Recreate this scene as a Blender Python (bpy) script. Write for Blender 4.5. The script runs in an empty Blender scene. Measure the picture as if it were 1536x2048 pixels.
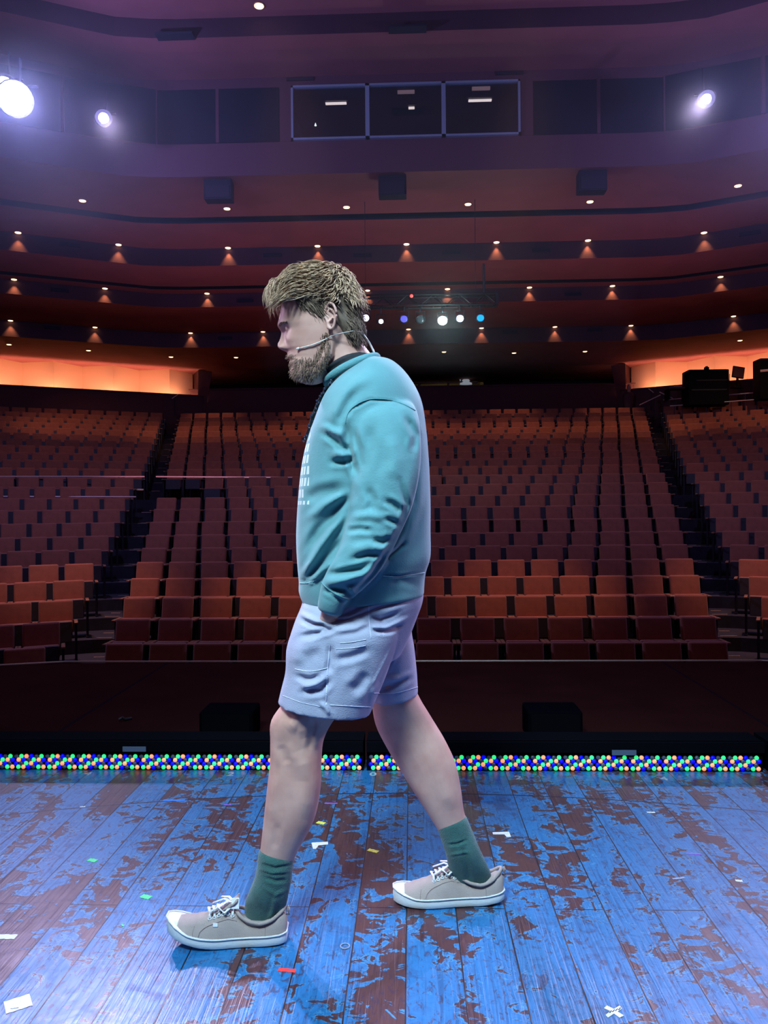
import bpy, bmesh, math, random
from mathutils import Vector, Matrix
R = random.Random(7)
sc = bpy.context.scene
col = sc.collection
PI = math.pi

# ------------------------------------------------------------------ camera
F_PX, YAW, PITCH, ROLL = 1538.0, 0.035, -0.0026, -0.0087
CAM = Vector((0.0, 0.0, 1.14))
rot = Matrix.Rotation(YAW, 3, 'Z') @ Matrix.Rotation(PI / 2 + PITCH, 3, 'X') @ Matrix.Rotation(ROLL, 3, 'Z')
cd = bpy.data.cameras.new('camera')
cd.sensor_fit = 'VERTICAL'
cd.sensor_height = 36.0
cd.lens = F_PX / 2048.0 * 36.0
cd.clip_start, cd.clip_end = 0.05, 200
cam = bpy.data.objects.new('camera', cd)
cam.matrix_world = Matrix.Translation(CAM) @ rot.to_4x4()
col.objects.link(cam)
sc.camera = cam

def ray(px, py):
    return rot @ Vector(((px - 768) / F_PX, -(py - 1024) / F_PX, -1.0))
def at(px, py, Y):
    r = ray(px, py); return CAM + r * (Y / r.y)
def onz(px, py, z):
    r = ray(px, py); return CAM + r * ((z - CAM.z) / r.z)
def proj(p):
    q = rot.transposed() @ (Vector(p) - CAM)
    return (768 + F_PX * q.x / -q.z, 1024 - F_PX * q.y / -q.z) if q.z < -0.01 else (1e6, 1e6)

# ------------------------------------------------------------------ world, exposure
sc.view_settings.view_transform = 'Standard'
sc.view_settings.look = 'None'
sc.view_settings.gamma = 1
sc.view_settings.use_curve_mapping = False
sc.view_settings.exposure = 0.0
w = bpy.data.worlds.new('world'); sc.world = w; w.use_nodes = True
w.node_tree.nodes['Background'].inputs[0].default_value = (0.46, 0.15, 0.32, 1)
w.node_tree.nodes['Background'].inputs[1].default_value = 0.075
sc.cycles.max_bounces = 5
sc.cycles.diffuse_bounces = 2
sc.cycles.glossy_bounces = 2
sc.cycles.transmission_bounces = 3
sc.cycles.volume_bounces = 0
sc.cycles.sample_clamp_indirect = 4
sc.cycles.caustics_reflective = False
sc.cycles.caustics_refractive = False

def light(kind, name, loc, energy, color, target=None, size=0.1, angle=60, blend=0.5, shape=None, size_y=None):
    l = bpy.data.lights.new(name, kind); l.energy = energy; l.color = color
    if kind == 'AREA':
        l.size = size
        l.spread = math.radians(angle) if angle != 60 else PI
        if size_y: l.shape = 'RECTANGLE'; l.size_y = size_y
    else:
        l.shadow_soft_size = size
    if kind == 'SPOT': l.spot_size = math.radians(angle); l.spot_blend = blend
    o = bpy.data.objects.new(name, l); col.objects.link(o); o.location = loc
    if target is not None:
        o.rotation_euler = (Vector(target) - Vector(loc)).to_track_quat('-Z', 'Y').to_euler()
    return o

# stage rig: cyan wash above and behind the camera, lavender cross light from the house sides
light('AREA', 'stage_wash', (-1.1, -0.9, 4.6), 26, (0.62, 0.90, 1.0), (-.1, 2.1, 0.8), size=1.0, angle=46)
light('AREA', 'stage_wash', (0.9, 0.4, 5.6), 48, (0.34, 0.62, 1.0), (0.2, 2.0, 0), size=2.6, angle=85)
for s_ in (-1, 1):   # side booms just off stage, left and right
    light('SPOT', 'side_boom', (s_ * 4.3, 3.7, 2.7), 330, (0.92, 0.66, 1.0), (-.15, 2.12, 0.95), size=.35, angle=26, blend=.7)
# rim light from the visible house spots is made with the spots below
SPOTS = [((31, 198), 12.5, 0.26, 5200, (0.78, 0.66, 1.0)), ((9, 176), 12.9, 0.20, 200, (0.60, 0.70, 1.0)),
         ((207, 236), 14.5, 0.135, 2000, (0.80, 0.66, 1.0)), ((1413, 198), 14.0, 0.13, 3600, (0.80, 0.68, 1.0)),
         ((1640, 205), 12.5, 0.16, 3800, (0.78, 0.66, 1.0))]

# ------------------------------------------------------------------ materials
def mat(name, base, rough=0.6, metal=0.0, emit=None, es=0.0, coat=0.0, sheen=0.0, spec=0.5, bump=None, vary=None):
    m = bpy.data.materials.new(name); m.use_nodes = True
    nt = m.node_tree; b = nt.nodes['Principled BSDF']
    b.inputs['Base Color'].default_value = (*base, 1)
    b.inputs['Roughness'].default_value = rough
    b.inputs['Metallic'].default_value = metal
    b.inputs['Specular IOR Level'].default_value = spec
    b.inputs['Coat Weight'].default_value = coat
    b.inputs['Sheen Weight'].default_value = sheen
    if emit:
        b.inputs['Emission Color'].default_value = (*emit, 1)
        b.inputs['Emission Strength'].default_value = es
    tc = nt.nodes.new('ShaderNodeTexCoord')
    if vary:      # (scale, amount) gentle cloth / paint mottling
        n = nt.nodes.new('ShaderNodeTexNoise'); n.inputs['Scale'].default_value = vary[0]; n.inputs['Detail'].default_value = 4
        nt.links.new(tc.outputs['Object'], n.inputs['Vector'])
        r = nt.nodes.new('ShaderNodeValToRGB')
        k = vary[1]
        r.color_ramp.elements[0].position = 0.3; r.color_ramp.elements[1].position = 0.7
        r.color_ramp.elements[0].color = (*[c * (1 - k) for c in base], 1)
        r.color_ramp.elements[1].color = (*[min(1, c * (1 + k)) for c in base], 1)
        nt.links.new(n.outputs['Fac'], r.inputs[0]); nt.links.new(r.outputs[0], b.inputs['Base Color'])
    if bump:      # (scale, strength)
        n = nt.nodes.new('ShaderNodeTexNoise'); n.inputs['Scale'].default_value = bump[0]; n.inputs['Detail'].default_value = 3
        nt.links.new(tc.outputs['Object'], n.inputs['Vector'])
        bp = nt.nodes.new('ShaderNodeBump'); bp.inputs['Strength'].default_value = bump[1]; bp.inputs['Distance'].default_value = 0.01
        nt.links.new(n.outputs['Fac'], bp.inputs['Height']); nt.links.new(bp.outputs[0], b.inputs['Normal'])
    return m

M = {}
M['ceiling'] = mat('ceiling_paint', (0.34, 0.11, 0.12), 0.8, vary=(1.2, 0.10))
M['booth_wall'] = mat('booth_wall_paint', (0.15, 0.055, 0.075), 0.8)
M['fascia'] = mat('fascia_shaded', (0.075, 0.030, 0.045), 0.8, vary=(1.2, 0.10))  # ceiling paint darkened: shade of the vertical steps put into the colour
M['slot'] = mat('slot_black', (0.012, 0.016, 0.035), 0.8)
M['carpet'] = mat('aisle_carpet', (0.022, 0.018, 0.030), 0.95, vary=(6, 0.3))
M['pit_side'] = mat('pit_side_dark', (0.02, 0.015, 0.02), 0.9)
M['rust'] = mat('rust_fabric', (0.36, 0.105, 0.060), 0.85, sheen=0.2, vary=(9, 0.12), bump=(420, 0.15))
M['seat_pan'] = mat('dark_seat_pan', (0.030, 0.024, 0.034), 0.55)
M['arm_wood'] = mat('varnished_arm_wood', (0.34, 0.15, 0.09), 0.3)
M['dark_metal'] = mat('dark_metal', (0.03, 0.03, 0.04), 0.45, metal=0.6)
M['black'] = mat('black_plastic', (0.010, 0.010, 0.014), 0.5)
M['gear'] = mat('gear_black', (0.004, 0.004, 0.006), 0.8, spec=0.15)
M['rail'] = mat('brushed_rail', (0.85, 0.62, 0.55), 0.4)
M['dark_red'] = mat('low_wall_paint', (0.085, 0.025, 0.028), 0.8)
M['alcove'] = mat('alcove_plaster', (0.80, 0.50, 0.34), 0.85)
M['back'] = mat('rear_wall_dark', (0.016, 0.014, 0.026), 0.9)
M['nosing'] = mat('nosing_metal', (0.75, 0.52, 0.42), 0.4, metal=0.5)
M['lamp_glow'] = mat('downlight_glow', (1, 0.8, 0.5), 0.5, emit=(1.0, 0.62, 0.30), es=4)
M['lamp_trim'] = mat('downlight_trim', (0.5, 0.25, 0.15), 0.4, metal=0.5)
M['frame_white'] = mat('window_frame_paint', (0.34, 0.42, 0.50), 0.5)

# ------------------------------------------------------------------ mesh helpers
def tag(o, label=None, cat=None, group=None, kind=None):
    if label: o['label'] = label
    if cat: o['category'] = cat
    if group: o['group'] = group
    if kind: o['kind'] = kind
    return o
def wloc(o):
    return Vector(o['_l']) if o is not None and '_l' in o else Vector((0, 0, 0))
def empty(name, loc=(0, 0, 0)):
    o = bpy.data.objects.new(name, None); o.empty_display_size = 0.1; col.objects.link(o); o.location = loc; LOC[o] = Vector(loc)
    return o
LOC = {}
def link(name, me, mats, parent=None, base=True, smooth=False):
    for m in (mats if isinstance(mats, (list, tuple)) else [mats]): me.materials.append(m)
    if smooth:
        me.polygons.foreach_set('use_smooth', [True] * len(me.polygons))
    o = bpy.data.objects.new(name, me); col.objects.link(o)
    if parent is not None:
        o.parent = parent
        off = LOC[parent]
        LOC[o] = Vector(off)
        if off.length > 0: me.transform(Matrix.Translation(-off))
    elif base and len(me.vertices):
        xs = [v.co for v in me.vertices]
        lo = Vector((min(v.x for v in xs), min(v.y for v in xs), min(v.z for v in xs)))
        hi = Vector((max(v.x for v in xs), max(v.y for v in xs), max(v.z for v in xs)))
        b = Vector(((lo.x + hi.x) / 2, (lo.y + hi.y) / 2, lo.z))
        me.transform(Matrix.Translation(-b)); o.location = b; LOC[o] = b
    else:
        LOC[o] = Vector((0, 0, 0))
    return o
class MB:
    """collects verts/faces in world coordinates"""
    def __init__(s): s.v = []; s.f = []; s.m = []; s.mi = 0
    def quad(s, pts):
        n = len(s.v); s.v += [tuple(p) for p in pts]; s.f.append(tuple(range(n, n + len(pts)))); s.m.append(s.mi)
    def box(s, c, h, rz=0.0, rx=0.0, ry=0.0, bev=0.0):
        c = Vector(c)
        m = Matrix.Rotation(rz, 3, 'Z') @ Matrix.Rotation(ry, 3, 'Y') @ Matrix.Rotation(rx, 3, 'X')
        if bev > 0:
            bm = bmesh.new(); bmesh.ops.create_cube(bm, size=1.0)
            for v in bm.verts: v.co = Vector((v.co.x * 2 * h[0], v.co.y * 2 * h[1], v.co.z * 2 * h[2]))
            bmesh.ops.bevel(bm, geom=list(bm.edges), offset=bev, segments=3, profile=0.6, affect='EDGES')
            n = len(s.v); bm.verts.index_update()
            for v in bm.verts: s.v.append(tuple(c + m @ v.co))
            for f in bm.faces: s.f.append(tuple(n + v.index for v in f.verts)); s.m.append(s.mi)
            bm.free(); return
        n = len(s.v)
        for x, y, z in ((-1,-1,-1),(1,-1,-1),(1,1,-1),(-1,1,-1),(-1,-1,1),(1,-1,1),(1,1,1),(-1,1,1)):
            s.v.append(tuple(c + m @ Vector((x*h[0], y*h[1], z*h[2]))))
        for f in ((0,3,2,1),(4,5,6,7),(0,1,5,4),(1,2,6,5),(2,3,7,6),(3,0,4,7)):
            s.f.append(tuple(n + i for i in f)); s.m.append(s.mi)
    def rings(s, rings, closed=True, caps=True):
        n0 = len(s.v); k = len(rings[0])
        for r in rings: s.v += [tuple(p) for p in r]
        for i in range(len(rings) - 1):
            for j in range(k if closed else k - 1):
                a = n0 + i*k + j; b = n0 + i*k + (j+1) % k
                s.f.append((a, b, b + k, a + k)); s.m.append(s.mi)
        if caps:
            s.f.append(tuple(n0 + j for j in reversed(range(k)))); s.m.append(s.mi)
            e = n0 + (len(rings)-1)*k
            s.f.append(tuple(e + j for j in range(k))); s.m.append(s.mi)
    def tube(s, pts, r, k=8, flat=1.0, closed=False):
        pts = [Vector(p) for p in pts]; n = len(pts); rs = []
        up = Vector((0, 0, 1))
        for i, p in enumerate(pts):
            t = (pts[(i+1) % n if closed else min(i+1, n-1)] - pts[(i-1) % n if closed else max(i-1, 0)]).normalized()
            a = t.cross(up)
            if a.length < 1e-3: a = t.cross(Vector((1, 0, 0)))
            a.normalize(); b = a.cross(t).normalized()
            rr = r[i] if isinstance(r, (list, tuple)) else r
            rs.append([p + a*rr*math.cos(2*PI*j/k) + b*rr*flat*math.sin(2*PI*j/k) for j in range(k)])
        if closed:
            rs.append(rs[0]); s.rings(rs, caps=False)
        else: s.rings(rs)
    def cyl(s, a, b, r, k=16, r2=None):
        a, b = Vector(a), Vector(b); s.tube([a, b], [r, r if r2 is None else r2], k)
    def ball(s, c, r, seg=16, rg=10, sc3=(1,1,1), rotm=None):
        c = Vector(c); rs = []
        for i in range(1, rg):
            t = PI*i/rg; ring = []
            for j in range(seg):
                q = Vector((math.sin(t)*math.cos(2*PI*j/seg)*r*sc3[0], math.sin(t)*math.sin(2*PI*j/seg)*r*sc3[1], -math.cos(t)*r*sc3[2]))
                if rotm: q = rotm @ q
                ring.append(c + q)
            rs.append(ring)
        s.rings(rs)
    def mesh(s, name):
        me = bpy.data.meshes.new(name); me.from_pydata(s.v, [], s.f)
        if any(s.m): me.polygons.foreach_set('material_index', s.m)
        me.update(); return me
    def build(s, name, mats, parent=None, base=True, smooth=False):
        return link(name, s.mesh(name), mats, parent, base, smooth)

# ------------------------------------------------------------------ fan shaped plan of the hall
PHI = math.radians(25)
def W(d): return 4.3 + 0.255 * (d - 10.5)
def plan(d, ext=14.0, w=None):
    w = W(d) if w is None else w
    pts = []
    for s in (-1, 1):
        side = []
        side.append((s * (w + ext * math.cos(PHI)), d - ext * math.sin(PHI)))
        for t in (0.9, 0.35):
            side.append((s * (w + t * math.cos(PHI * 0.95)), d - t * math.sin(PHI * 0.95) + 0.0))
        side.append((s * (w - 0.35), d - 0.04)); side.append((s * (w - 0.9), d))
        pts.append(side)
    return pts[0] + pts[1][::-1]
def strip(mb, d0, z0, d1, z1, ext=14.0):
    a = plan(d0, ext); b = plan(d1, ext)
    for i in range(len(a) - 1):
        mb.quad([(a[i][0], a[i][1], z0), (a[i+1][0], a[i+1][1], z0), (b[i+1][0], b[i+1][1], z1), (b[i][0], b[i][1], z1)])

# ------------------------------------------------------------------ ceiling
Z1, Z2, Z3, Z4, ZT = 8.60, 8.11, 7.68, 7.14, 10.76
prof = [(8.0, 11.6), (12.5, 11.6), (12.5, 11.15), (15.5, 11.15), (15.5, ZT), (17.0, ZT)]
c = MB()
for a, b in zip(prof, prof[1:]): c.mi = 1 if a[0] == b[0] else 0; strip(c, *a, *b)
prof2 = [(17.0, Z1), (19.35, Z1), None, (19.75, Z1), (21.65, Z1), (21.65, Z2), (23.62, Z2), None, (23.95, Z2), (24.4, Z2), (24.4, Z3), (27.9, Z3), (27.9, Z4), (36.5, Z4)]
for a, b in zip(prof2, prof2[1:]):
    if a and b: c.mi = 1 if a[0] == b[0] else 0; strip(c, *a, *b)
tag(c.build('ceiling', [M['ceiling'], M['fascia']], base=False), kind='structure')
s = MB()
for d0, d1, z in ((19.35, 19.75, Z1), (23.62, 23.95, Z2)):
    strip(s, d0, z, d0, z + 0.5); strip(s, d0, z + 0.5, d1, z + 0.5); strip(s, d1, z + 0.5, d1, z)
tag(s.build('trim_1', M['slot'], base=False), kind='structure')

# booth wall with the wide band of glazing
bw = MB(); a = plan(17.0)
ZB0, ZB1 = 9.33, 10.53
for i in range(len(a) - 1):
    for z0, z1 in ((Z1, ZB0), (ZB1, ZT)):
        bw.quad([(a[i][0], a[i][1], z0), (a[i+1][0], a[i+1][1], z0), (a[i+1][0], a[i+1][1], z1), (a[i][0], a[i][1], z1)])
# ledge line under the glazing and the piers between the windows
xs_piers = [(559, 582), (1042, 1066)]
for x0, x1 in xs_piers:
    p0, p1 = at(x0, 225, 17.0), at(x1, 225, 17.0)
    bw.box(((p0.x+p1.x)/2, 17.05, (ZB0+ZB1)/2), (abs(p1.x-p0.x)/2, 0.06, (ZB1-ZB0)/2))
tag(bw.build('wall_control_booth', M['booth_wall'], base=False), kind='structure')

def mullion(px, hw=0.03):
    p = at(px, 225, 17.0); return p.x
glass_dark = mat('dark_booth_glass', (0.012, 0.020, 0.032), 0.12, spec=0.5)
glass = bpy.data.materials.new('booth_glass'); glass.use_nodes = True
nt = glass.node_tree; nt.nodes.clear()
o_ = nt.nodes.new('ShaderNodeOutputMaterial'); mx = nt.nodes.new('ShaderNodeMixShader'); tr = nt.nodes.new('ShaderNodeBsdfTransparent'); gl = nt.nodes.new('ShaderNodeBsdfGlossy')
tr.inputs[0].default_value = (0.75, 0.82, 0.88, 1); gl.inputs[1].default_value = 0.05; mx.inputs[0].default_value = 0.08
nt.links.new(tr.outputs[0], mx.inputs[1]); nt.links.new(gl.outputs[0], mx.inputs[2]); nt.links.new(mx.outputs[0], o_.inputs[0])
M['glass'] = glass
# the three lit panes: real room behind
wn = 1
XB = [at(583, 225, 17.0).x, at(735, 225, 17.0).x, at(887, 222, 17.0).x, at(1040, 220, 17.0).x]
for x0, x1 in zip(XB, XB[1:]):
    f = MB(); t = 0.045
    f.box(((x0+x1)/2, 16.97, ZB0+t/2), ((x1-x0)/2, 0.05, t/2)); f.box(((x0+x1)/2, 16.97, ZB1-t/2), ((x1-x0)/2, 0.05, t/2))
    f.box((x0+t/2, 16.97, (ZB0+ZB1)/2), (t/2, 0.05, (ZB1-ZB0)/2)); f.box((x1-t/2, 16.97, (ZB0+ZB1)/2), (t/2, 0.05, (ZB1-ZB0)/2))
    fo = tag(f.build('window_%d' % wn, M['frame_white']), kind='structure'); wn += 1
    g = MB(); g.box(((x0+x1)/2, 16.98, (ZB0+ZB1)/2), ((x1-x0)/2 - t, 0.004, (ZB1-ZB0)/2 - t)); g.build('pane', M['glass'], fo)
# flanking dark panes following the side walls
def side_pane(x0, x1, y0, y1):
    global wn
    g = MB(); g.quad([(x0, y0, ZB0), (x1, y1, ZB0), (x1, y1, ZB1), (x0, y0, ZB1)])
    d = Vector((x1-x0, y1-y0)).normalized(); n = Vector((-d.y, d.x)) * 0.03
    g.quad([(x0+n.x, y0+n.y, ZB0), (x0+n.x, y0+n.y, ZB1), (x1+n.x, y1+n.y, ZB1), (x1+n.x, y1+n.y, ZB0)])
    o = tag(g.build('window_%d' % wn, glass_dark, base=False), kind='structure'); wn += 1
    m = MB(); m.box((x1, y1, (ZB0+ZB1)/2), (0.035, 0.05, (ZB1-ZB0)/2)); m.build('window_frame', M['booth_wall'], o)
for s_ in (-1, 1):
    x_in = XB[0] - 0.27 if s_ < 0 else XB[3] + 0.27
    xk = s_ * (W(17.0) - 0.35)
    cuts = [x_in, (x_in + xk) / 2, xk]
    for p, q in zip(cuts, cuts[1:]): side_pane(p, q, 17.01, 17.01)
    px_, py_ = xk, 17.0 - 0.04
    for k in range(4):
        qx, qy = s_ * (W(17.0) + (k + 1) * 1.6 * math.cos(PHI)), 17.0 - (k + 1) * 1.6 * math.sin(PHI) + 0.01
        side_pane(px_, qx, py_, qy); px_, py_ = qx, qy
# interior of the control booth
rm = MB(); cx = (XB[0]+XB[3])/2; hw = (XB[3]-XB[0])/2 + 0.1
rm.quad([(cx-hw, 20.5, ZB0-.5), (cx+hw, 20.5, ZB0-.5), (cx+hw, 20.5, ZB1+.2), (cx-hw, 20.5, ZB1+.2)])
rm.quad([(cx-hw, 17.2, ZB1+.12), (cx+hw, 17.2, ZB1+.12), (cx+hw, 20.5, ZB1+.12), (cx-hw, 20.5, ZB1+.12)])
rm.quad([(cx-hw, 17.2, ZB0-.2), (cx+hw, 17.2, ZB0-.2), (cx+hw, 20.5, ZB0-.2), (cx-hw, 20.5, ZB0-.2)])
for s_ in (-1, 1): rm.quad([(cx+s_*hw, 17.2, ZB0-.5), (cx+s_*hw, 20.5, ZB0-.5), (cx+s_*hw, 20.5, ZB1+.2), (cx+s_*hw, 17.2, ZB1+.2)])
tag(rm.build('wall_booth_interior', mat('booth_interior', (0.03, 0.05, 0.055), 0.9), base=False), kind='structure')
M['tube'] = mat('booth_tube_glow', (1, .8, .7), emit=(1.0, 0.72, 0.62), es=1.6)
for (x, y, wpx, nm) in ((672, 207, 42, 'left'), (823, 216, 12, 'middle'), (960, 201, 46, 'right')):
    p = at(x, y, 17.6); h = wpx / 2 * 17.6 / F_PX
    t = empty('fluorescent_lamp', p); m = MB(); m.box(p, (h, 0.04, 0.012), bev=0.004); m.build('tube', M['tube'], t)
    m = MB(); m.box(p + Vector((0, 0, .05)), (h + .05, .08, .02)); m.cyl(p+Vector((0,0,.06)), p+Vector((0,0,ZB1+.12-p.z)), .01, 6); m.build('housing', M['dark_metal'], t)
    tag(t, 'small glowing tube lamp seen behind the %s pane of the control booth' % nm, 'lamp')
# second, fainter lamps high in the booth
for (x, y, wpx, nm) in ((812, 184, 34, 'middle'), (962, 177, 36, 'right')):
    p = at(x, y, 17.4); h = wpx / 2 * 17.4 / F_PX; m = MB(); m.box(p, (h, .03, .03))
    tag(m.build('ceiling_fixture', mat('dim_fixture', (.5, .3, .3), emit=(.7, .36, .34), es=0.3)), 'dim pinkish ceiling fixture high behind the %s booth pane' % nm, 'lamp')
p = at(631, 249, 18.5); m = MB(); m.cyl(p - Vector((0,0,.03)), p + Vector((0,0,.04)), .028, 10, .004)
tag(m.build('desk_lamp', mat('desk_lamp_glow', (1,.95,.8), emit=(1, .95, .8), es=2.0)), 'tiny bright desk lamp in the left booth pane', 'lamp')
m = MB(); m.box((cx, 18.0, 9.30), (hw - .1, .35, .03))
for k in range(9):
    x = cx + hw * (-0.1 + 0.09 * k) ; m.box((x, 18.0, 9.36 + .03 * (k % 3)), (.07, .08, .05 + .02 * (k % 3)))
tag(m.build('control_desk', mat('desk_grey', (.18, .17, .19), .6)), 'cluttered grey control desk behind the booth windows', 'desk')

# ------------------------------------------------------------------ hall floor tiers
ROWS = []   # (distance, floor z)
ytop = [(9.6, -.545), (10.5, -.36), (11.45, -.17), (12.45, .04), (13.4, .245), (14.35, .45), (15.3, .67), (16.2, .92), (17.15, 1.20), (18.1, 1.47), (19.05, 1.76), (20.0, 2.03)]
for d, z in ytop: ROWS.append((d, z - 0.90))
for k in range(11): ROWS.append((22.2 + .9 * k, 2.38 + .279 * k - 0.90))
t = MB()
prev = (7.3, ROWS[0][1])
for i, (d, z) in enumerate(ROWS):
    f = d - 0.38
    if i == 12: strip(t, prev[0], prev[1], 21.2, prev[1]); strip(t, 21.2, prev[1], 21.2, z); prev = (21.2, z)
    strip(t, prev[0], prev[1], f, prev[1]) if i else strip(t, prev[0], prev[1], f, z)
    if i and i != 12: strip(t, f, prev[1], f, z)
    prev = (f, z)
strip(t, prev[0], prev[1], 33.0, prev[1]); strip(t, 33.0, prev[1], 36.5, prev[1])
tag(t.build('floor_seating_tiers', M['carpet'], base=False), kind='structure')
# thin light nosings on the aisle steps
n = MB()
for i, (d, z) in enumerate(ROWS):
    for s_ in (-1, 1):
        for dd, zz in ((d - .38, z), (d + .1, z + .0)):
            x0 = s_ * (W(dd) + .02); x1 = s_ * (W(dd) + .36)
            n.box(((x0+x1)/2, dd - .012, zz + .005), (abs(x1-x0)/2 * (.75 if dd < d else .5), .012, .006))
tag(n.build('trim_2', M['nosing'], base=False), kind='structure')

# ------------------------------------------------------------------ rear zone
ZF = ROWS[-1][1]
lw = MB()
lw.box((0, 32.35, (ZF + 6.28) / 2), (9.3, .06, (6.28 - ZF) / 2)); lw.box((0, 32.35, 6.30), (9.35, .11, .03))
tag(lw.build('wall_rear_low', M['dark_red']), kind='structure')
bk = MB()
x0, x1, z0, z1 = at(815, 700, 36).x, at(968, 700, 36).x, at(860, 776, 36).z, at(860, 728, 36).z
for (a0, a1, b0, b1) in ((-16, x0, ZF, Z4), (x1, 16, ZF, Z4), (x0, x1, ZF, z0), (x0, x1, z1, Z4)):
    bk.quad([(a0, 36, b0), (a1, 36, b0), (a1, 36, b1), (a0, 36, b1)])
tag(bk.build('wall_rear', M['back'], base=False), kind='structure')
rm = MB()
rm.quad([(x0, 38.5, z0), (x1, 38.5, z0), (x1, 38.5, z1+.3), (x0, 38.5, z1+.3)]); rm.quad([(x0, 36, z0), (x1, 36, z0), (x1, 38.5, z0), (x0, 38.5, z0)])
rm.quad([(x0, 36, z1+.02), (x1, 36, z1+.02), (x1, 38.5, z1+.02), (x0, 38.5, z1+.02)])
for x in (x0, x1): rm.quad([(x, 36, z0), (x, 38.5, z0), (x, 38.5, z1+.3), (x, 36, z1+.3)])
tag(rm.build('wall_sound_room', mat('sound_room_olive', (.10, .085, .05), .9), base=False), kind='structure')
light('POINT', 'sound_room_light', ((x0+x1)/2, 37.0, z1 - .1), 22, (1, .8, .42), size=.1)
p = at(890, 766, 35.8); m = MB(); m.box((p.x, 35.75, p.z), (1.5, .2, .03), bev=.01); m.cyl((p.x+.15, 35.7, p.z-.02), (p.x+.15, 35.7, ZF+.02), .05)
m.cyl((p.x-1.2, 35.7, p.z-.02), (p.x-1.2, 35.7, ZF+.02), .05)
tag(m.build('counter', M['arm_wood']), 'narrow counter of the sound room at the back of the hall', 'counter')
p = at(879, 755, 35.7); m = MB(); m.ball(p, .05, 12, 8); b = empty('counter_lamp', (p.x, p.y, p.z - .25)); m.build('bulb', M['lamp_glow'], b)
m = MB(); m.cyl((p.x, p.y, p.z-.24), (p.x, p.y, p.z-.05), .012); m.cyl((p.x, p.y, p.z-.26), (p.x, p.y, p.z-.235), .07); m.build('stand', M['dark_metal'], b)
tag(b, 'small yellow lamp on the sound room counter', 'lamp')
p = at(932, 762, 35.65); m = MB()
rs = []
for k, (h, r) in enumerate(((0, .28), (.06, .27), (.12, .21), (.2, .15), (.27, .11), (.3, .05))):
    rs.append([p + Vector(((r + .02*math.sin(5*a)) * math.cos(a), .6 * r * math.sin(a), h - .16)) for a in [2*PI*j/20 for j in range(20)]])
m.rings(rs); m.tube([p + Vector((-.25, 0, -.14)), p + Vector((-.27, 0, .1)), p + Vector((-.2, 0, .14))], .03, 8)
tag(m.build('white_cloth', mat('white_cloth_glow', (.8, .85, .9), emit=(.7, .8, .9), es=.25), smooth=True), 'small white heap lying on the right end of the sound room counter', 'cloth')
for x, y in ((809, 733), (828, 738)):
    p = at(x, y, 35.9); m = MB(); m.box(p, (.045, .02, .055), bev=.01)
    tag(m.build('exit_indicator', mat('red_indicator', (1, .2, .2), emit=(1, .22, .2), es=1.0)), 'small glowing red indicator on the dark rear wall, %s of a pair' % ('left' if x < 820 else 'right'), 'indicator', 'red indicators on the rear wall')

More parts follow.
